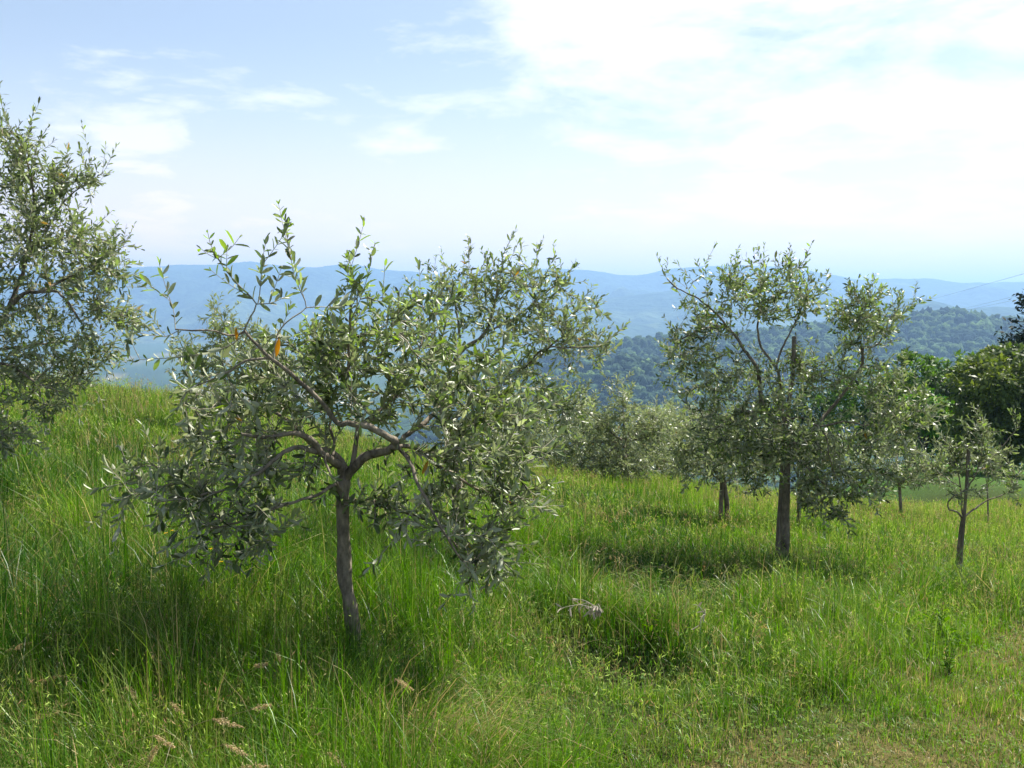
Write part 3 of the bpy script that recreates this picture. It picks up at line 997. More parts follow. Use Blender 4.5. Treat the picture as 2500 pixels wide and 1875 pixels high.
def build_middle_tree():
    t = Olive(7.0, 37, 0.049, 2)
    t.dens = 1.5
    t.grey = 0.2
    t.set_trunk([(1125, 1330), (1118, 1240), (1108, 1150), (1096, 1070), (1084, 1010)], 0.042, 0.034)
    t.limb([(1084, 1012), (1080, 985, 0), (1092, 940, .05), (1110, 880, .05), (1145, 842, .0), (1180, 820, 0), (1205, 760, 0), (1215, 700, 0)], 0.022, 0.006)
    t.limb([(1090, 1040), (1150, 985, .1), (1220, 935, .2), (1290, 890, .2), (1350, 840, .2), (1400, 800, .2)], 0.018, 0.005)
    t.limb([(1086, 1015), (1040, 960, .1), (1000, 900, .15), (985, 830, .2), (1000, 760, .2)], 0.016, 0.005)
    t.limb([(1120, 865, .05), (1120, 800, .1), (1110, 740, .1), (1090, 690, .1)], 0.011, 0.004)
    t.limb([(1095, 1050), (1170, 1040, -.1), (1260, 1020, -.15), (1340, 990, -.15)], 0.012, 0.005)
    t.limb([(1290, 890, .2), (1330, 850, -.1), (1400, 850, -.2), (1460, 845, -.2)], 0.008, 0.004)
    t.limb([(1190, 810, 0), (1250, 780, .1), (1310, 735, .15), (1350, 700, .15)], 0.008, 0.004)
    t.shoot([(1110, 740, .1), (1140, 680, .1), (1146, 620, .1), (1149, 578, .1)], .003, .3, .2, 2)
    t.shoot([(1215, 700, 0), (1225, 660, 0), (1226, 612, 0)], .003, .1, .4, 3)
    t.shoot([(1300, 740, .15), (1305, 670, .15), (1318, 596, .15)], .003, .3, .4, 3)
    t.shoot([(1090, 690, .1), (1060, 665, .1), (1045, 640, .1)], .003, .1, .3, 2)
    t.shoot([(1350, 700, .15), (1420, 730, .15), (1480, 735, .15)], .003, .1, .4, 3)
    E = [
        (1190, 700, 100, 60, .05, .4, 16, 1.0, .4), (1080, 720, 70, 80, .1, .35, 12, .9, .3), (1300, 700, 90, 70, .1, .4, 16, .9, .4),
        (1390, 770, 100, 60, .15, .4, 18, .5, .35), (1430, 850, 80, 50, 0, .35, 14, .3, .3), (1230, 800, 150, 70, 0, .5, 26, .5, .35),
        (1020, 800, 90, 80, .15, .4, 16, .7, .3), (1340, 930, 110, 80, .1, .45, 18, .1, .25), (1180, 930, 130, 80, .1, .5, 16, .2, .25),
        (1070, 920, 100, 80, .1, .4, 10, .2, .2), (1260, 1040, 140, 70, 0, .5, 20, -.1, .2), (1380, 1010, 70, 50, 0, .4, 9, -.1, .2),
        (1150, 1110, 140, 50, 0, .5, 14, -.3, .1),
    ]
    t.fill(E, 2)
    t.build('broad olive tree rising behind the right side of the nearest one', ORCHARD, 160)


def build_left_tree():
    t = Olive(7.0, 41, 0.049, 2)
    t.dens = 1.9
    t.grey = 0.2
    t.set_trunk([(-135, 1150), (-130, 1060), (-120, 980), (-110, 920)], 0.055, 0.045)
    t.limb([(-110, 925), (-60, 860, 0), (-10, 800, 0), (30, 745, -.05), (60, 718, -.1), (100, 712, -.12), (140, 713, -.15), (170, 745, -.18), (200, 790, -.2)], 0.026, 0.006)
    t.limb([(20, 755, 0), (50, 680, .1), (70, 600, .1), (85, 520, .1), (75, 430, .1), (50, 350, .1)], 0.016, 0.005)
    t.limb([(60, 640, .1), (110, 570, .15), (150, 500, .2), (200, 450, .2)], 0.010, 0.004)
    t.limb([(-110, 930), (-50, 900, -.15), (0, 888, -.2), (50, 905, -.22), (80, 930, -.25), (130, 950, -.25)], 0.016, 0.006)
    t.limb([(100, 712, -.12), (160, 680, 0), (220, 650, .1), (270, 620, .1)], 0.010, 0.004)
    t.limb([(-60, 860, 0), (20, 850, .2), (100, 840, .25), (200, 830, .25)], 0.014, 0.005)
    t.limb([(-100, 940), (-60, 1000, -.2), (-20, 1050, -.3)], 0.012, 0.006)
    t.limb([(-110, 925), (-130, 800, .1), (-110, 650, .1), (-60, 520, .1), (-20, 420, .1)], 0.022, 0.006)
    t.shoot([(50, 350, .1), (25, 310, .1), (8, 270, .1), (0, 235, .1)], .003, .1, .3, 1)
    t.shoot([(60, 370, .1), (75, 310, .1), (82, 262, .1)], .003, .2, .3, 2)
    t.shoot([(200, 450, .2), (250, 425, .2), (278, 420, .2)], .003, .1, .4, 3)
    t.shoot([(200, 450, .2), (215, 410, .2), (232, 385, .2)], .003, .1, .3, 2)
    t.shoot([(270, 620, .1), (310, 600, .1), (350, 610, .1)], .003, .1, .3, 2)
    t.shoot([(170, 745, -.18), (240, 760, -.15), (320, 775, -.1)], .003, .3, .2, 3)
    E = [
        (40, 340, 60, 70, .1, .3, 10, .9, .3), (60, 440, 100, 80, .1, .4, 22, .8, .3), (170, 440, 70, 50, .2, .3, 10, .8, .35),
        (90, 560, 140, 90, .1, .5, 32, .6, .28), (190, 590, 90, 60, .1, .4, 16, .4, .3), (270, 630, 60, 50, .1, .3, 10, .4, .3),
        (90, 690, 170, 90, 0, .55, 34, .3, .22), (240, 720, 80, 70, 0, .4, 14, .2, .25), (290, 780, 60, 50, 0, .3, 10, .1, .25),
        (90, 820, 180, 90, 0, .55, 36, .1, .2), (230, 860, 70, 60, 0, .4, 11, -.1, .2), (120, 930, 120, 70, -.1, .45, 20, -.3, .12),
        (150, 1000, 60, 40, -.2, .3, 6, -.5, .1), (-20, 960, 80, 80, -.1, .4, 12, -.2, .1), (10, 1070, 70, 50, -.25, .3, 14, -.3, .1),
        (-100, 600, 120, 150, .1, .5, 20, .4, .2),
    ]
    t.fill(E, 2)
    t.build('tall dense olive tree cut off by the left edge of the picture', ORCHARD, 160)


def small_olive(d, bx, top, seed, fork, ells, label, leaf=0.058, r0=0.035, n=8, lean=0, detail=False, sides=1, group=ORCHARD, sp=None):
    """A farther olive: trunk to a fork, limbs out to each part of its crown."""
    t = Olive(d, seed, leaf * (1 + 0.02 * d), detail)
    t.dens = 3.4
    t.grey = 0.45
    t.set_trunk([(bx, fork[1] + 60), (fork[0], fork[1])], r0, r0 * 0.8)
    for (cx, cy, rx, ry, dz, rz, nn, lift, yo) in ells:
        mx, my = (fork[0] * 0.5 + cx * 0.5), (fork[1] * 0.55 + cy * 0.45)
        t.limb([(fork[0], fork[1]), (mx, my, dz * 0.4 + t.r.normal() * 0.05), (cx, cy, dz)], r0 * 0.5, 0.005)
    t.fill(ells, sides)
    return t.build(label, group)


build_middle_tree()
build_left_tree()
small_olive(12.5, 560, 745, 51, (560, 1010), [
    (535, 800, 50, 60, 0, .3, 16, .9, .3), (620, 850, 80, 60, .1, .4, 18, .6, .25), (480, 870, 80, 60, 0, .4, 18, .4, .25),
    (560, 930, 130, 60, 0, .5, 24, .2, .2), (700, 900, 80, 60, .1, .4, 16, .4, .25)],
    'small grey olive half hidden behind the left of the nearest tree')
small_olive(15.0, 1530, 930, 53, (1525, 1080), [
    (1520, 970, 60, 55, 0, .4, 12, .8, .3), (1530, 1135, 70, 40, -.5, .3, 16, -.1, .15), (1600, 1020, 60, 40, .2, .4, 12, .4, .25), (1440, 1010, 80, 60, 0, .5, 26, .3, .25), (1540, 1040, 80, 60, 0, .5, 26, .3, .2),
    (1400, 1080, 90, 50, -.2, .5, 22, 0, .2), (1600, 1060, 60, 50, .1, .4, 16, .2, .2), (1480, 1110, 110, 40, -.2, .5, 22, -.2, .15), (1480, 1150, 130, 30, -.3, .5, 18, -.2, .15)],
    'bushy olive between the two middle trees, its tip before the knoll')
small_olive(16.5, 1330, 1000, 54, (1335, 1110), [
    (1330, 1030, 90, 50, 0, .5, 26, .5, .25), (1270, 1080, 80, 50, 0, .5, 18, .2, .2), (1390, 1110, 90, 40, -.2, .5, 22, -.1, .2), (1310, 1130, 90, 30, -.3, .4, 14, -.2, .15), (1330, 1155, 120, 25, -.3, .4, 14, -.2, .15)],
    'low olive just left of the bushy one at the orchard edge')
small_olive(17.5, 1230, 980, 55, (1235, 1110), [
    (1230, 1010, 80, 50, 0, .5, 22, .5, .25), (1180, 1070, 80, 50, 0, .5, 18, .2, .2), (1280, 1090, 80, 50, -.2, .5, 20, -.1, .2)],
    'grey olive at the grass edge showing behind the broad middle tree')
small_olive(18.5, 1455, 1010, 56, (1455, 1120), [
    (1450, 1050, 80, 40, 0, .6, 24, .4, .25), (1510, 1090, 80, 40, 0, .5, 20, .1, .2), (1440, 1120, 90, 30, -.2, .5, 18, -.1, .2), (1560, 1110, 80, 35, -.2, .5, 18, -.1, .2)],
    'low dense olive behind the bushy one at the foot of the knoll')
small_olive(18.8, 1605, 1060, 58, (1605, 1125), [
    (1600, 1090, 70, 40, 0, .5, 18, .3, .2), (1560, 1125, 70, 35, -.2, .5, 16, 0, .2), (1650, 1130, 80, 35, -.2, .5, 18, 0, .2), (1610, 1155, 90, 25, -.4, .4, 16, -.2, .15)],
    'lowest grey olive of the bank, close left of the forked trunk')
small_olive(21.0, 1660, 985, 57, (1660, 1100), [
    (1650, 1020, 80, 40, 0, .8, 32, .4, .25), (1580, 1055, 70, 40, 0, .7, 26, .2, .25), (1720, 1040, 70, 45, 0, .7, 24, .3, .25), (1640, 1085, 100, 40, -.3, .7, 26, 0, .2), (1650, 1130, 130, 35, -.4, .7, 26, -.1, .2), (1760, 1110, 80, 40, -.2, .6, 14, 0, .2)],
    'round topped grey olive beyond the grass, left of the staked tree', 0.06, 0.06)
small_olive(10.8, 1775, 1000, 59, (1768, 1180), [
    (1690, 1070, 80, 50, 0, .4, 24, .2, .2), (1780, 1060, 80, 60, .1, .4, 22, .3, .2), (1720, 1140, 100, 40, -.1, .4, 22, -.2, .15), (1830, 1130, 70, 40, .1, .4, 14, -.1, .15)],
    'olive with a short forked base, left behind the staked tree', 0.058, 0.03)
stake('tree_stake', 'short dark stake beside the forked olive trunk', [(1760, 1245, -.05), (1762, 1200, -.04), (1765, 1150, 0)], 10.8, 0.024)
small_olive(11.0, 1950, 1000, 60, (1950, 1180), [
    (1950, 1100, 90, 60, 0, .4, 20, .3, .2), (2030, 1110, 70, 50, .1, .4, 14, .2, .2)],
    'slim olive hidden behind the staked tree', 0.058, 0.022)
small_olive(14.0, 2199, 1080, 63, (2195, 1180), [
    (2190, 1110, 60, 50, 0, .4, 16, .5, .2), (2270, 1130, 70, 50, 0, .4, 18, .3, .2), (2130, 1140, 50, 40, 0, .4, 12, .2, .2), (2240, 1170, 90, 30, -.1, .4, 12, 0, .15)],
    'little grey olive with a thin trunk right of the staked tree', 0.055, 0.024)
small_olive(15.0, 2412, 1080, 64, (2410, 1185), [
    (2400, 1120, 40, 50, 0, .3, 10, .7, .2), (2450, 1150, 40, 40, 0, .3, 8, .4, .2)],
    'thin olive sapling at the edge of the smooth green field', 0.05, 0.014)


def build_sapling():
    t = Olive(8.9, 67, 0.052)
    t.set_trunk([(2338, 1370), (2343, 1310), (2350, 1262)], 0.015, 0.013)
    t.limb([(2350, 1265), (2335, 1248, -.05), (2318, 1245, -.08), (2315, 1225, -.08), (2330, 1210, -.08), (2350, 1200, -.08), (2365, 1180, -.06)], 0.009, 0.004)
    t.limb([(2352, 1262), (2375, 1245, .05), (2405, 1225, .1), (2440, 1210, .12), (2475, 1200, .15)], 0.009, 0.003)
    t.limb([(2352, 1260), (2360, 1200, .06), (2385, 1150, .1), (2400, 1090, .1), (2400, 1040, .1)], 0.010, 0.003)
    t.limb([(2350, 1258), (2345, 1190, .08), (2335, 1130, .1), (2320, 1080, .1)], 0.008, 0.003)
    t.limb([(2385, 1150, .1), (2430, 1110, .15), (2465, 1070, .2), (2490, 1040, .2)], 0.005, 0.003)
    t.limb([(2345, 1190, .08), (2300, 1160, .1), (2270, 1130, .1)], 0.005, 0.003)
    t.shoot([(2400, 1060, .1), (2400, 1030, .1), (2397, 1010, .1)], .002, .1, .2, 2)
    t.shoot([(2470, 1065, .2), (2485, 1040, .2), (2492, 1015, .2)], .002, .1, .5, 2)
    E = [(2400, 1070, 40, 40, .1, .2, 10, .8, .2), (2330, 1090, 40, 40, .1, .2, 7, .8, .2), (2360, 1130, 60, 40, .05, .25, 8, .5, .2),
         (2440, 1130, 50, 40, .1, .25, 7, .4, .2), (2290, 1140, 40, 30, .05, .2, 5, .3, .2), (2480, 1180, 40, 30, .1, .2, 5, .2, .2),
         (2350, 1190, 70, 30, 0, .25, 5, .2, .2)]
    t.fill(E, 1, 0.22)
    t.build('sparse young olive tied to a thick stake near the right edge', ORCHARD, 60)


build_sapling()
stake('tree_stake', 'thick dark stake of the sparse young olive at right', [(2346, 1365, -.05), (2354, 1260, -.04), (2360, 1180, -.03), (2365, 1090, -.02)], 8.9, 0.015)


# ------------------------------------------------------------------ trees beyond the orchard at right
def broad_tree(px, base_py, d, ells, cols, label, leaf, seed, n, mat='leaf', group='trees beyond the orchard', name='broadleaf_tree', trunk_r=0.12, squash=0.55):
    r = np.random.default_rng(seed)
    b = P(px, base_py, d)
    b[2] = float(gz(b[0], b[1]))
    root = empty(name, b)
    tag(root, label, 'tree', group)
    cs = [P(e[0], e[1], d + e[4]) for e in ells]
    acc = Acc()
    top = np.mean(cs, axis=0)
    tp = resample(np.array([b - [0, 0, .2], b * .5 + np.array([top[0] * .5 + b[0] * 0, top[1] * .5, top[2] * .5]) if False else (b * 2 + top) / 3 + r.normal(size=3) * .05, top]), 0.3)
    acc.add(*tube(tp, np.linspace(trunk_r, trunk_r * .4, len(tp)), 8, True, 0.1, r))
    for c in cs:
        lp = resample(np.array([tp[len(tp) // 3], (tp[len(tp) // 2] + c) / 2 + r.normal(size=3) * .1, c]), 0.3)
        acc.add(*tube(lp, np.linspace(trunk_r * .5, 0.02, len(lp)), 6, True))
    link('trunk', acc.mesh('trunk', b, True), root, MAT['bark2'])
    tot = sum(e[2] * e[3] for e in ells)
    PP, DD, NN, LL, CC = [], [], [], [], []
    for e, c in zip(ells, cs):
        m = int(n * e[2] * e[3] / tot)
        sc = (d + e[4]) / FPX
        ax = np.array([e[2] * sc, e[5], e[3] * sc])
        k = max(8, m // 42)
        cv = norm(r.normal(size=(k, 3))) * (r.random((k, 1)) ** 0.28)
        cc = c + cv * ax
        cl = r.integers(0, k, m)
        cr = (0.22 * ax.mean()) * r.uniform(0.6, 1.5, k)
        off = norm(r.normal(size=(m, 3))) * (r.random((m, 1)) ** 0.45) * cr[cl][:, None]
        p = cc[cl] + off * np.array([1, 1, squash + .2])
        PP.append(p)
        out = norm(off + cv[cl] * 0.4 * cr[cl][:, None])
        DD.append(norm(out + r.normal(size=(m, 3)) * 0.7 + np.array([0, 0, -.2])))
        NN.append(out * .6 + r.normal(size=(m, 3)) * 0.5 + np.array([0, 0, .7]))
        LL.append(leaf * r.uniform(.6, 1.4, m))
        tone = r.random(k)[cl][:, None]
        CC.append((np.array(cols[0]) * (1 - tone) + np.array(cols[1]) * tone) * r.uniform(.75, 1.25, (m, 1)))
    PP, DD, NN, LL, CC = map(np.concatenate, (PP, DD, NN, LL, CC))
    V, T, C = leaves_mesh(PP, DD, NN, LL, LL * 0.55, CC, False)
    tag(link('crown', mesh_np('crown', V - b, T, C), root, MAT[mat]), kind='stuff')
    return root


DK = ((0.030, 0.056, 0.015), (0.062, 0.10, 0.024)); MD = ((0.055, 0.115, 0.018), (0.105, 0.18, 0.03)); BR = ((0.06, 0.17, 0.016), (0.12, 0.25, 0.025))
YB = ((0.065, 0.10, 0.02), (0.14, 0.175, 0.035))
broad_tree(2420, 1115, 36, [(2400, 960, 90, 80, 0, 1.2), (2470, 930, 90, 80, .5, 1.2), (2420, 1060, 110, 70, 0, 1.2), (2530, 1000, 100, 110, .3, 1.4)], YB,
           'dark bamboo like thicket below the conifer at the right edge', 0.20, 81, 13000, name='bamboo_thicket')
broad_tree(2560, 1120, 38, [(2560, 950, 110, 110, 0, 1.6), (2500, 900, 60, 60, 0, 1), (2560, 1060, 110, 60, 0, 1.6)], DK,
           'dark dense tree filling the right edge under the conifer', 0.20, 82, 8000)
broad_tree(2330, 1090, 40, [(2330, 970, 60, 80, 0, 1.0), (2310, 1060, 80, 60, 0, 1.1), (2370, 1010, 60, 70, .3, 1)], DK,
           'dark shrub left of the bamboo like thicket', 0.18, 83, 8000)
broad_tree(2235, 1075, 44, [(2235, 920, 60, 60, 0, 1.1), (2200, 980, 60, 50, 0, 1), (2270, 960, 60, 50, 0, 1), (2240, 1050, 90, 60, 0, 1.2)], MD,
           'mid green bushy tree showing behind the crown of the staked olive', 0.20, 84, 8000)
broad_tree(2250, 1090, 38, [(2270, 985, 40, 30, 0, .7), (2220, 1010, 50, 35, 0, .7), (2290, 1020, 50, 40, 0, .7)], BR,
           'bright green low bush in front of the mid green trees', 0.16, 85, 4500)
broad_tree(2330, 1080, 52, [(2320, 900, 60, 40, 0, 1.2), (2370, 900, 50, 35, 0, 1.1), (2340, 960, 80, 60, 0, 1.5), (2340, 1050, 90, 60, 0, 1.5)], MD,
           'green leafy tree in the row, its top against the wooded hill', 0.22, 86, 7500)
broad_tree(2110, 1075, 50, [(2110, 940, 80, 50, 0, 1.3), (2060, 990, 80, 50, 0, 1.3), (2160, 990, 70, 60, 0, 1.2), (2110, 1060, 110, 60, 0, 1.3)], MD,
           'mid green tree hidden behind the staked olive', 0.22, 87, 6000)
broad_tree(1960, 1080, 55, [(1960, 980, 80, 40, 0, 1.3), (1890, 1020, 70, 40, 0, 1.3), (2030, 1010, 70, 50, 0, 1.2), (1960, 1070, 120, 50, 0, 1.3)], ((0.04, 0.075, 0.02), (0.07, 0.11, 0.03)),
           'low green tree farthest left of the row behind the staked olive', 0.22, 88, 5000)
broad_tree(2450, 1080, 50, [(2450, 880, 60, 45, 0, 1.2), (2410, 900, 50, 40, 0, 1), (2500, 880, 60, 50, 0, 1.2), (2450, 960, 90, 60, 0, 1.5)], YB,
           'yellowish green tree just under the dark conifer', 0.22, 89, 7000)


def conifer(px, d, py_top, py_low, half, seed, label):
    r = np.random.default_rng(seed)
    top = P(px, py_top, d)
    b = np.array([top[0], d, float(gz(top[0], d))])
    root = empty('conifer_tree', b)
    tag(root, label, 'tree', 'trees beyond the orchard')
    H = top[2] - b[2]
    tp = np.array([b - [0, 0, .2], b + [0.05, 0, H * .5], top])
    link('trunk', mesh_np('trunk', *[a if i else a - b for i, a in enumerate(tube(resample(tp, .4), np.linspace(.22, .03, len(resample(tp, .4))), 8))], None, True), root, MAT['bark2'])
    br = Acc(); PP, DD, NN, LL, CC = [], [], [], [], []
    W = half / FPX * d
    z0 = P(px, py_low, d)[2] - b[2]
    nb = 130
    for k in range(nb):
        f = r.random() ** 0.8
        z = z0 + (H - z0) * f
        L = W * (1 - f) ** 0.55 * r.uniform(.55, 1.15) + 0.25
        a = r.uniform(0, 6.28)
        o = np.array([math.cos(a), math.sin(a), 0])
        q = np.linspace(0, 1, 6)[:, None]
        p = b + np.array([0, 0, z]) + o * L * q + np.array([0, 0, 1.0]) * (L * (.28 * q - .30 * q ** 2 + .18 * q ** 4))
        br.add(*tube(p, np.linspace(.03, .008, 6), 4))
        m = int(46 * L / W) + 16
        t = r.random(m) ** 0.7
        pos = np.array([[np.interp(tt, q[:, 0], p[:, i]) for i in range(3)] for tt in t]) + r.normal(size=(m, 3)) * np.array([.13, .13, .07])
        PP.append(pos); DD.append(norm(o + r.normal(size=(m, 3)) * .8 + np.array([0, 0, .1])))
        NN.append(r.normal(size=(m, 3)) * .5 + np.array([0, 0, .8])); LL.append(r.uniform(.14, .32, m))
        CC.append(np.array([0.016, 0.030, 0.014]) * r.uniform(.7, 1.4, (m, 1)))
    link('branches', br.mesh('branches', b), root, MAT['bark2'])
    PP, DD, NN, LL, CC = map(np.concatenate, (PP, DD, NN, LL, CC))
    V, T, C = leaves_mesh(PP, DD, NN, LL, LL * .5, CC, False)
    tag(link('crown', mesh_np('crown', V - b, T, C), root, MAT['needle']), kind='stuff')


conifer(2575, 46, 672, 930, 125, 91, 'tall blackish conifer standing at the right edge')


# ------------------------------------------------------------------ power lines
def pole(px, d, py_top, label):
    """A tall wooden twin-arm pole standing on the wooded hill."""
    t = P(px, py_top, d)
    b = np.array([t[0], d, float(h1(np.array([t[0]]), np.array([float(d)]))[0])])
    root = empty('utility_pole', b)
    tag(root, label, 'pole', 'utility poles on the wooded hill')
    H = t[2] - b[2]
    V, T = tube(np.array([[0, 0, -1], [0, 0, H * .5], [0, 0, H]]), [.24, .2, .15], 10)
    link('post', mesh_np('post', V, T, None, True), root, MAT['stake'])
    V, T = tube(np.array([[-1.6, 0, H - .4], [0, 0, H - .4], [1.6, 0, H - .4]]), [.1, .1, .1], 6)
    link('crossarm', mesh_np('crossarm', V, T), root, MAT['stake'])
    for x in (-1.4, 0, 1.4):
        V, T = tube(np.array([[x, 0, H - .32], [x, 0, H + .1]]), [.09, .05], 6)
        link('insulator', mesh_np('insulator', V, T), root, MAT['wire'])


pole(2140, 1570, 757, 'far pole on the hill behind the staked olive, carrying the highest wire')
pole(2232, 1560, 772, 'far pole on the hill carrying the two lower wires')


def wire(a, b, sag, label, r=0.014):
    q = np.linspace(0, 1, 40)[:, None]
    p = a * (1 - q) + b * q - np.array([0, 0, 1.0]) * sag * 4 * q * (1 - q)
    V, T = tube(p, r, 5)
    o = link('power_line', mesh_np('power_line', V - a, T, None, True), None, MAT['wire'])
    o.location = a
    tag(o, label, 'cable', 'overhead wires at right')


wire(P(2700, 612, 70), P(2140, 757, 1570), 2.0, 'highest overhead wire climbing to the right edge', 0.015)
wire(P(2700, 668, 70), P(2231, 772, 1560), 2.0, 'middle overhead wire sloping to the right edge', 0.013)
wire(P(2700, 684, 71), P(2233, 773, 1560), 2.0, 'lowest overhead wire sloping to the right edge', 0.013)


# ------------------------------------------------------------------ grass
def blades(x, y, h, w, lean, az, cols, segs):
    n = len(x)
    z = gz(x, y)
    base = np.stack([x, y, z - 0.01], -1)
    ld = np.stack([np.cos(az), np.sin(az), np.zeros(n)], -1)
    face = az + np.pi / 2 + rng.normal(size=n) * 0.7
    wd = np.stack([np.cos(face), np.sin(face), np.zeros(n)], -1)
    V = []
    st = np.linspace(0, 1, segs + 1)
    for i, s in enumerate(st):
        ang = lean * s ** 1.1
        c = base + ld * (h * s * np.sin(ang))[:, None] + np.array([0, 0, 1.0]) * (h * s * np.cos(ang * 0.9))[:, None]
        if i < segs:
            ww = w * (1 - 0.75 * s ** 1.5) * 0.5
            V.append(c - wd * ww[:, None]); V.append(c + wd * ww[:, None])
        else:
            V.append(c)
    nv = 2 * segs + 1
    VV = np.stack(V, 1).reshape(-1, 3)
    T = []
    for i in range(segs - 1):
        a = 2 * i
        T += [(a, a + 1, a + 3), (a, a + 3, a + 2)]
    a = 2 * (segs - 1)
    T.append((a, a + 1, a + 2))
    T = np.array(T)
    TT = (T[None] + (np.arange(n) * nv)[:, None, None]).reshape(-1, 3)
    CC = np.repeat(cols[:, None, :], nv, 1).reshape(-1, 3)
    return VV, TT, CC


G1 = np.array([0.022, 0.082, 0.006]); G2 = np.array([0.110, 0.228, 0.011]); G3 = np.array([0.25, 0.29, 0.08])
STRAW = np.array([0.36, 0.30, 0.14]); RED = np.array([0.25, 0.16, 0.08])


def hole(x, y):
    return np.exp(-(((x - 0.56) / 0.38) ** 2 + ((y - 5.5) / 0.42) ** 2))


def grass_cols(x, y, n, dryness):
    a = fbm(x * 0.8 + 3, y * 0.8, 51, 4)
    b = fbm(x * 2.6, y * 2.6 + 8, 57, 3)
    u = rng.random(n)
    right = sstep(0.8, 3.2, x) * 0.35 + sstep(10, 16, y) * 0.35
    f = np.clip(sstep(0.32, 0.68, a) * 0.7 + right + (u - 0.5) * 0.8, 0, 1)[:, None]
    c = G1 * (1 - f) + G2 * f
    g = (rng.random(n) < 0.10 + 0.35 * sstep(0.5, 0.72, b) + 0.25 * right)[:, None]
    c = np.where(g, c * 0.35 + G3 * 0.65, c)
    dr = rng.random(n) < dryness
    k = dr.sum()
    w = rng.random((k, 1))
    c[dr] = (STRAW * (1 - .5 * w) + RED * .5 * w) * rng.uniform(0.55, 1.2, (k, 1))
    return c * rng.uniform(0.5, 1.45, (n, 1))


def wedge(n, y0, y1, power=1.0, margin=0.7):
    """Points over the part of the meadow the picture shows and a little to each side."""
    y = y0 + (y1 - y0) * rng.random(n) ** power
    hw = 0.56 * y + margin
    x = rng.uniform(-1, 1, n) * hw
    return x, y


def sward(x, y):
    """How tall the grass stands at a place."""
    h = 0.10 + 0.22 * sstep(.25, .75, fbm(x * 0.9, y * 0.9, 61, 3)) + 0.09 * sstep(0.3, -1.2, x)
    h = h * (1 - 0.35 * np.exp(-((x + .74) ** 2 + (y - 4.5) ** 2) / .15))
    ho = hole(x, y)
    rim = np.exp(-(((x - 1.0) / .24) ** 2 + ((y - 6.0) / .34) ** 2)) + 0.9 * np.exp(-(((x - .45) / .3) ** 2 + ((y - 6.2) / .25) ** 2))  # taller grass added behind and right of the hollow to shade it
    front = np.exp(-(((x - .46) / .36) ** 2 + ((y - 4.78) / .34) ** 2))
    h = h * (1 - .5 * front)
    return h * (1 - 0.66 * mown(x, y)) * (1 - 0.75 * ho) * (1 + 1.2 * rim)


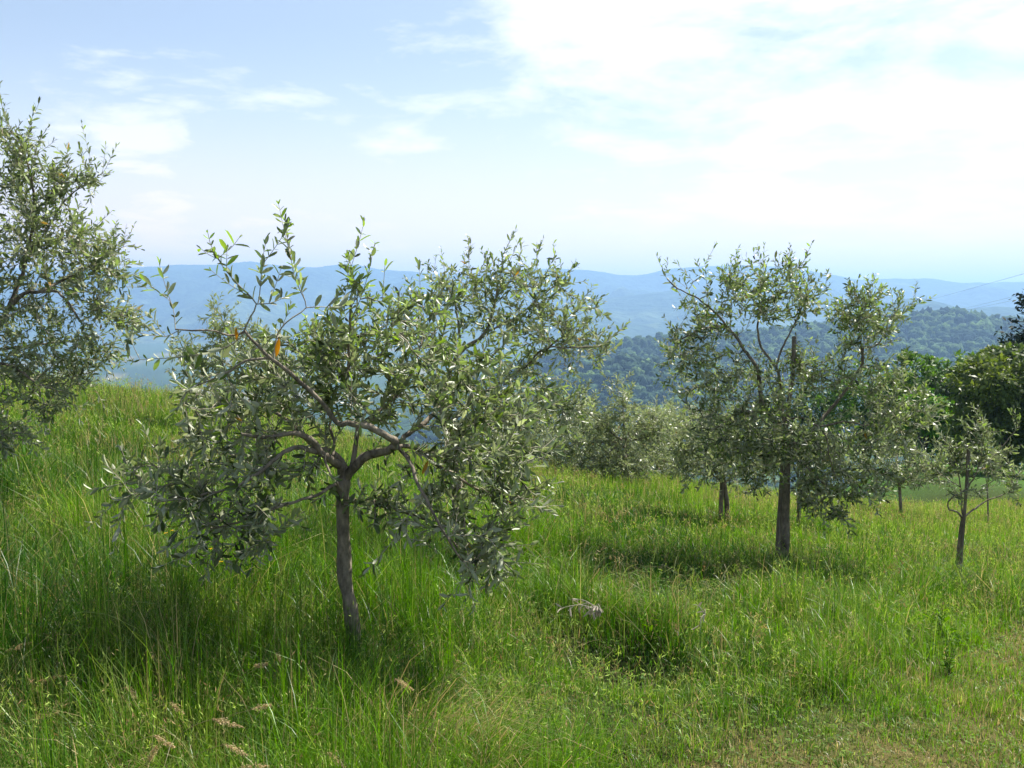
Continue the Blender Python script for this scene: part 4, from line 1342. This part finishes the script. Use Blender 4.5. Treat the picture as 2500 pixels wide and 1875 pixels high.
def build_grass():
    acc = Acc()
    # tufts of long blades
    n, nt = 78000, 2400
    tx, ty = wedge(nt, 2.5, 8.0, 0.95)
    tr, ta, th = rng.uniform(.02, .09, nt), rng.uniform(0, 6.28, nt), rng.uniform(.8, 1.6, nt)
    tl = np.abs(rng.normal(.45, .4, nt))
    ti = rng.integers(0, nt, n)
    x, y = tx[ti] + rng.normal(size=n) * tr[ti], ty[ti] + rng.normal(size=n) * tr[ti]
    keep = rng.random(n) > 0.8 * hole(x, y)
    x, y, ti = x[keep], y[keep], ti[keep]; n = len(x)
    m = mown(x, y)
    h = sward(x, y) * th[ti] * rng.uniform(.6, 1.3, n)
    lean = np.clip(tl[ti] + rng.normal(size=n) * .3, 0, 1.7); az = ta[ti] + rng.normal(size=n) * .8
    sp = np.exp(-(((x + 0.24) / 0.26) ** 2 + ((y - 3.95) / 0.40) ** 2))
    hit = rng.random(n) < sp
    h = np.where(hit, h * 1.15 + .05, h); lean = np.where(hit, rng.uniform(.5, 1.25, n), lean); az = np.where(hit, rng.normal(-.7, .55, n), az)
    dry = 0.05 + 0.2 * m * sstep(.38, .62, fbm(x * 2.3, y * 2.3, 35)) + 0.6 * sp + 0.12 * sstep(.52, .7, fbm(x * 1.1, y * 1.1, 71))
    w = rng.uniform(.0022, .0052, n) * (1 + .08 * (y - 4))
    acc.add(*blades(x, y, h, w, lean, az, grass_cols(x, y, n, dry), 3))
    # fine short blades lying every way
    n = 210000
    x, y = wedge(n, 2.5, 8.2, 0.97)
    keep = rng.random(n) > 0.7 * hole(x, y)
    x, y = x[keep], y[keep]; n = len(x)
    m = mown(x, y)
    h = sward(x, y) * rng.uniform(.25, 1.15, n)
    lean = np.abs(rng.normal(.55, .5, n)); az = rng.uniform(0, 6.28, n)
    dry = 0.06 + 0.17 * m * sstep(.40, .64, fbm(x * 2.3, y * 2.3, 35)) + 0.10 * sstep(.5, .7, fbm(x * 1.1, y * 1.1, 71)) + .12 * sstep(2.2, 3.6, x) * sstep(.45, .6, fbm(x * 1.6, y * 1.6, 72))
    w = rng.uniform(.0018, .0044, n) * (1 + .10 * (y - 4))
    acc.add(*blades(x, y, h, w, lean, az, grass_cols(x, y, n, dry), 2))
    # long stems bent over and lying across the rest
    n = 7000
    x, y = wedge(n, 2.5, 8.0, .95)
    k = (mown(x, y) < .4) & (rng.random(n) < .25 + .9 * sstep(.45, .65, fbm(x * 1.2 + 7, y * 1.2, 75)))
    x, y = x[k], y[k]; n = len(x)
    c = np.where(rng.random((n, 1)) < .55, G3 * .9, np.where(rng.random((n, 1)) < .5, STRAW * .85, G2)) * rng.uniform(.7, 1.2, (n, 1))
    acc.add(*blades(x, y, rng.uniform(.22, .46, n), rng.uniform(.0016, .003, n) * (1 + .08 * (y - 4)), rng.uniform(.9, 1.6, n), rng.uniform(0, 6.28, n), c, 5))
    # close sward of the mown track
    n = 90000
    x, y = wedge(n, 2.8, 8.0, 0.95)
    k = rng.random(n) < mown(x, y)
    x, y = x[k], y[k]; n = len(x)
    acc.add(*blades(x, y, rng.uniform(.02, .075, n), rng.uniform(.0025, .005, n), np.abs(rng.normal(.8, .5, n)), rng.uniform(0, 6.28, n),
                    grass_cols(x, y, n, .16 + .30 * sstep(.40, .62, fbm(x * 2.3, y * 2.3, 35))), 2))
    # middle and far meadow
    for (n, y0, y1, sg, wk) in ((95000, 8.0, 12.0, 2, 1.0), (190000, 12.0, 21.5, 1, 1.15)):
        x, y = wedge(n, y0, y1, 1.05, 1.0)
        h = (0.11 + 0.16 * fbm(x * .5, y * .5, 63, 3)) * wk ** .5 * rng.uniform(.5, 1.4, n) * (1 + .2 * sstep(11, 17, y))
        w = rng.uniform(.0036, .0070, n) * (y / 8.0) ** .8 * wk
        az = rng.uniform(0, 6.28, n); lean = np.abs(rng.normal(.45, .42, n))
        dry = 0.06 + 0.13 * sstep(10, 17, y) + 0.20 * sstep(.5, .68, fbm(x * .6, y * .6, 73))
        acc.add(*blades(x, y, h, w, lean, az, grass_cols(x, y, n, dry), sg))
    o = link('meadow_grass', acc.mesh('meadow_grass'), None, MAT['grass'])
    tag(o, 'long green meadow grass covering the orchard floor', 'grass', kind='stuff')


def build_seed_grass():
    """Ripe flowering stems standing over the meadow: a thin culm and small hanging spikelets."""
    acc = Acc()
    x, y = wedge(16500, 2.6, 20, 1.05)
    keep = (mown(x, y) < 0.3) & (hole(x, y) < 0.4) & (fbm(x * .6, y * .6, 91, 3) + 0.25 * rng.random(len(x)) > 0.50)
    x, y = x[keep], y[keep]
    n = len(x)
    h = rng.uniform(0.16, 0.34, n) * (.75 + 1.1 * sward(x, y))
    az = rng.uniform(0, 6.28, n); lean = np.abs(rng.normal(.22, .2, n)) + 0.1
    sc = (y / 5.0) ** 0.6
    pick = rng.random((n, 1))
    col = np.where(pick < .66, G3 * np.array([1.1, 1.25, .9]), np.where(pick < .86, STRAW * .9, RED * 1.1)) * rng.uniform(.8, 1.2, (n, 1))
    acc.add(*blades(x, y, h, 0.0020 * sc * np.ones(n), lean, az, col, 3))
    # spikelets
    k = 8
    z = gz(x, y)
    f = rng.uniform(.62, 1.0, (n, k))
    ang = lean[:, None] * f ** 1.1
    cx = x[:, None] + np.cos(az)[:, None] * h[:, None] * f * np.sin(ang)
    cy = y[:, None] + np.sin(az)[:, None] * h[:, None] * f * np.sin(ang)
    cz = z[:, None] + h[:, None] * f * np.cos(ang * .9)
    pos = np.stack([cx, cy, cz], -1) + rng.normal(size=(n, k, 3)) * np.array([.012, .012, .006])
    pos = pos.reshape(-1, 3); m = len(pos)
    d = norm(rng.normal(size=(m, 3)) * .55 + np.array([0, 0, -.15]) + np.where(rng.random((m, 1)) < .5, 1, -.6) * np.array([0, 0, 1.0]))
    L = rng.uniform(.016, .034, m) * np.repeat(sc, k) ** .6
    c = np.repeat(col, k, 0) * rng.uniform(.9, 1.35, (m, 1))
    acc.add(*leaves_mesh(pos, d, rng.normal(size=(m, 3)), L, L * .17, c, False))
    o = link('seeding_grass', acc.mesh('seeding_grass'), None, MAT['seed'])
    tag(o, 'pale ripening grass stems and spikelets over the meadow', 'grass', kind='stuff')


def build_weeds():
    """Low clover and herbs between the blades."""
    x, y = wedge(15000, 2.6, 8.5, .95)
    p = fbm(x * .9 + 4, y * .9, 93, 3)
    w = np.clip(sstep(.5, .66, p) + 0.9 * hole(x, y) + .10 * mown(x, y), 0, 1)
    k = rng.random(len(x)) < w
    x, y = x[k], y[k]
    n = len(x)
    hh = rng.uniform(.04, .15, n) * (1 - .7 * mown(x, y))
    pos = np.stack([x, y, gz(x, y) + hh], -1)
    acc = Acc()
    a0 = rng.uniform(0, 6.28, n)
    c = (np.array([.050, .12, .010]) * (1 - .5 * rng.random((n, 1))) + np.array([.08, .10, .01]) * rng.random((n, 1))) * rng.uniform(.8, 1.2, (n, 1))
    for q in range(3):
        a = a0 + q * 2.094
        d = np.stack([np.cos(a), np.sin(a), rng.normal(size=n) * .25 + .1], -1)
        L = rng.uniform(.008, .018, n)
        acc.add(*leaves_mesh(pos, d, np.array([0, 0, 1.0]) + rng.normal(size=(n, 3)) * .3, L, L * .95, c, False))
    o = link('clover_leaves', acc.mesh('clover_leaves'), None, MAT['weed'])
    tag(o, 'low clover and herb leaves between the grass blades', 'clover', kind='stuff')


build_grass()
build_seed_grass()
build_weeds()


# ------------------------------------------------------------------ single stalks, prunings and litter
def seed_stalk(px, py, d, ang, ln, seed, label):
    """An arching cocksfoot stalk with a heavy dry head; px, py is the middle of the head."""
    r = np.random.default_rng(seed)
    c = P(px, py, d)
    side = np.array([math.cos(ang), 0.15 * r.normal(), math.sin(ang)]); side = norm(side)
    tip = c + side * ln * .5; neck = c - side * ln * .5
    gx, gy = neck[0] - side[0] * r.uniform(.10, .22), neck[1] + r.normal() * .05
    g = np.array([gx, gy, float(gz(gx, gy))])
    root = empty('seed_stalk', g)
    tag(root, label, 'grass stalk', 'tan seed heads in the near grass at left')
    mid = (g + neck) / 2 + np.array([-side[0] * .03, 0, .05])
    p = resample(np.array([g, mid, neck, c, tip]), .02)
    V, T = tube(p, np.linspace(.0016, .0008, len(p)), 5)
    link('stem', mesh_np('stem', V - g, T, np.repeat((STRAW * .8)[None], len(V), 0)), root, MAT['seed'])
    m = 190
    f = r.random(m)
    pos = neck + (tip - neck) * f[:, None] + r.normal(size=(m, 3)) * (.0048 * np.sin(np.pi * np.clip(f * .9 + .08, 0, 1)) + .001)[:, None]
    dd = norm(side + r.normal(size=(m, 3)) * .28)
    L = r.uniform(.006, .012, m)
    V, T, C = leaves_mesh(pos, dd, r.normal(size=(m, 3)), L, L * .35, (np.array([.46, .35, .19]) * r.uniform(.7, 1.2, (m, 1))), False)
    tag(link('seed_head', mesh_np('seed_head', V - g, T, C), root, MAT['seed']), kind='stuff')


for i, (px, py, d, a, l, lb) in enumerate([
        (45, 1580, 4.0, .35, .10, 'tan seed head highest up at the left edge'),
        (120, 1660, 3.9, .35, .07, 'small tan seed head second from the top at the left edge'),
        (105, 1750, 3.6, .3, .10, 'drooping tan seed head midway down the left edge'),
        (430, 1728, 3.7, -.6, .06, 'short tan seed head tilting down left of the longest one'),
        (555, 1765, 3.5, -.2, .10, 'longest tan seed head lying level in the lower left grass'),
        (637, 1727, 3.7, .15, .06, 'tan seed head just above and right of the longest one'),
        (635, 1625, 4.0, .3, .05, 'tan seed head left of the near trunk foot'),
        (400, 1810, 3.4, -.55, .07, 'tan seed head below and left of the longest one'),
        (80, 1860, 3.3, -.6, .10, 'tan seed head in the bottom left corner'),
        (372, 1842, 3.3, 1.1, .06, 'upright tan seed head near the bottom edge at left'),
        (575, 1830, 3.35, -.5, .07, 'tan seed head just under the longest one'),
        (620, 1872, 3.3, .0, .08, 'level tan seed head on the bottom edge'),
        (820, 1855, 3.35, -.8, .07, 'steep tan seed head at the bottom below the near trunk'),
        (985, 1670, 3.9, -.6, .07, 'lone tan seed head right of the near trunk by the straw tuft'),
        (680, 1605, 4.2, -1.0, .04, 'tiny upright seed head close to the near trunk'),
        (320, 1690, 3.8, -.9, .05, 'steep tan seed head left of the short tilted one')]):
    seed_stalk(px, py, d, a, l * 1.1, 300 + i, lb)


def bent_straw(px, py, qx, qy, d, bow, seed, label, col=None):
    a, b = P(px, py, d), P(qx, qy, d - .1)
    g = np.array([a[0], a[1], float(gz(a[0], a[1]))])
    mid = (a + b) / 2 + np.array([0, 0, bow])
    p = resample(np.array([g, a, mid, b]), .03)
    V, T = tube(p, np.linspace(.0022, .0010, len(p)), 5)
    c = STRAW if col is None else np.array(col)
    o = link('grass_stem', mesh_np('grass_stem', V - g, T, np.repeat(c[None], len(V), 0), True), None, MAT['seed'])
    o.location = g
    tag(o, label, 'grass stem', 'long single grass stems')


bent_straw(160, 1520, 335, 1535, 4.1, .05, 1, 'long pale stem arching over the grass at left', (.22, .28, .08))
bent_straw(1620, 1640, 1500, 1480, 4.4, .04, 2, 'long pale stem bent across the dark hollow', (.30, .33, .14))
bent_straw(1555, 1830, 1720, 1700, 3.6, .02, 3, 'straw coloured stem lying low in front right of centre')
bent_straw(1290, 1752, 1400, 1500, 3.9, .03, 4, 'fine green stem rising left of the hollow', (.16, .24, .05))


def litter_branch(px, py, d, seed, label, size, n, spread, leafn, col, name='pruned_branch'):
    """A cut, withered olive branch lying on the grass with its dry leaves hanging."""
    r = np.random.default_rng(seed)
    c = P(px, py, d)
    g = np.array([c[0], c[1], float(gz(c[0], c[1]))])
    root = empty(name, g)
    tag(root, label, 'branch', 'withered prunings in the grass')
    st = Acc()
    base = c + np.array([size * .5, 0.02, -.02])
    cnt = 0
    allpos, alld, alln, alll = [], [], [], []
    for k in range(n):
        e = c + np.array([r.normal() * size * spread, r.normal() * size * spread * .7, r.normal() * size * .25])
        m = (base + e) / 2 + np.array([0, 0, size * .22])
        p = resample(np.array([base, m, e]), .02)
        st.add(*tube(p, np.linspace(.003, .0012, len(p)), 5))
        for q in range(leafn):
            i = r.integers(len(p) // 3, len(p))
            allpos.append(p[i]); alld.append(norm(r.normal(size=3) * .6 + np.array([-.2, 0, -.9]))); alln.append(r.normal(size=3)); alll.append(r.uniform(.035, .06))
    link('stem', st.mesh('stem', g, True), root, MAT['twig'])
    pos, dd, nn, ll = map(np.array, (allpos, alld, alln, alll))
    x, y, z = leaf_frames(pos, dd, nn)
    V, T = leaf_template(True)
    ms = []
    for s in (.8, 1.0, 1.2):
        me = mesh_np('dry_leaf', V, T, np.repeat((np.array(col) * s)[None], len(V), 0)); me.materials.append(MAT['dead_leaf']); ms.append(me)
    for i in range(len(pos)):
        o = bpy.data.objects.new('dry_leaf', ms[i % 3]); COL.objects.link(o); o.parent = root
        M = Matrix.Identity(4)
        for a in range(3):
            M[a][0] = x[i, a] * ll[i]; M[a][1] = y[i, a] * ll[i] * .22; M[a][2] = z[i, a] * ll[i]; M[a][3] = pos[i, a] - g[a]
        o.matrix_basis = M


litter_branch(1440, 1490, 5.35, 401, 'withered olive sprig with whitish leaves at the dark hollow', .13, 7, .5, 6, (.34, .295, .23))
litter_branch(1700, 1495, 5.3, 402, 'small bare grey twig sticking up right of the hollow', .10, 3, .5, 2, (.34, .30, .24))
litter_branch(170, 1085, 11.2, 403, 'heap of grey cut twigs in the grass under the left tree', .55, 10, .6, 6, (.36, .30, .25))
litter_branch(290, 1075, 11.6, 404, 'second pile of dry prunings nearer the middle at left', .5, 9, .6, 6, (.38, .32, .27))
litter_branch(375, 1060, 12.2, 405, 'dry brushwood beside the nearest tree at left', .5, 9, .5, 6, (.36, .31, .26))


def weed(px, py, d, seed, label, h, n=34):
    """A leafy weed clump: several stems with narrow, bent leaves."""
    r = np.random.default_rng(seed)
    c = P(px, py, d)
    g = np.array([c[0], c[1], float(gz(c[0], c[1]))])
    root = empty('weed_plant', g)
    tag(root, label, 'weed', 'leafy weeds in the grass')
    V0, T0 = leaf_template(True)
    ms = []
    for k in range(3):
        cc = np.array([.070, .160, .018]) * (.75 + .25 * k) + np.array([.02, .015, 0]) * k
        me = mesh_np('leaf', V0, T0, np.repeat(cc[None], len(V0), 0)); me.materials.append(MAT['weed']); ms.append(me)
    acc = Acc()
    for q in range(6):
        a = r.uniform(0, 6.28); hh = h * r.uniform(.5, 1.0)
        e = np.array([math.cos(a), math.sin(a), 0]) * hh * r.uniform(.1, .4)
        p = resample(np.array([[0, 0, -.02], e * .35 + [0, 0, hh * .55], e + [0, 0, hh]]), .03)
        acc.add(*tube(p, np.linspace(.003, .001, len(p)), 5), np.array([.06, .10, .02]))
        for k in range(n // 6):
            i = r.integers(1, len(p)); f = i / len(p)
            d3 = norm(np.array([[r.normal(), r.normal(), .35 + r.normal() * .4]]))
            x, y, z = leaf_frames(None, d3, np.array([[0, 0, .8]]) + r.normal(size=(1, 3)) * .5)
            L = (.10 * (1 - f) + .03) * r.uniform(.5, 1.3) * h / .35
            o = bpy.data.objects.new('leaf', ms[r.integers(3)]); COL.objects.link(o); o.parent = root
            M = Matrix.Identity(4)
            for w in range(3):
                M[w][0] = x[0, w] * L; M[w][1] = y[0, w] * L * r.uniform(.16, .3); M[w][2] = z[0, w] * L * 1.6; M[w][3] = p[i, w]
            o.matrix_basis = M
    link('stem', acc.mesh('stem'), root, MAT['weed'])


weed(2315, 1625, 5.75, 501, 'green leafy weed where the long grass meets the mown track', .22, 60)
weed(2300, 1470, 6.4, 502, 'leafy weed stem below the young staked olive', .38)
weed(1590, 1560, 5.9, 504, 'dark leafy weed at the back of the hollow', .26, 44)
weed(1660, 1590, 5.8, 505, 'leafy weed on the right rim of the hollow', .22, 40)


def yellow_flower(px, py, d, seed, label):
    """A small yellow flower on a thin stem."""
    r = np.random.default_rng(seed)
    c = P(px, py, d)
    g = np.array([c[0], c[1], float(gz(c[0], c[1]))])
    root = empty('yellow_flower', g)
    tag(root, label, 'flower', 'small yellow flowers at left')
    h = c - g
    p = resample(np.array([[0, 0, -.01], h * .6 + [.01, 0, .01], h]), .03)
    V, T = tube(p, np.linspace(.0018, .001, len(p)), 5)
    link('stem', mesh_np('stem', V, T, np.repeat(np.array([[.08, .13, .03]]), len(V), 0), True), root, MAT['weed'])
    a = np.linspace(0, 6.28, 9)[:-1]
    dd = np.stack([np.cos(a), np.sin(a), .35 + .2 * r.normal(size=8)], -1)
    V, T, C = leaves_mesh(np.repeat(h[None], 8, 0), norm(dd), np.repeat(np.array([[0, 0, 1.0]]), 8, 0), np.full(8, .012), np.full(8, .007), np.repeat(np.array([[.75, .48, .02]]), 8, 0), True)
    link('petals', mesh_np('petals', V, T, C), root, MAT['weed'])


for k, (px, py, d, lb) in enumerate([(405, 1302, 5.6, 'yellow flower highest of the few at left'), (420, 1296, 5.6, 'yellow flower touching the highest one on its right'),
                                 (540, 1372, 5.2, 'yellow flower lowest of the few, nearest the trunk'), (515, 1340, 5.3, 'yellow flower just above the lowest one'),
                                 (125, 1455, 4.9, 'single yellow flower far left in the grass')]):
    yellow_flower(px, py, d, 600 + k, lb)
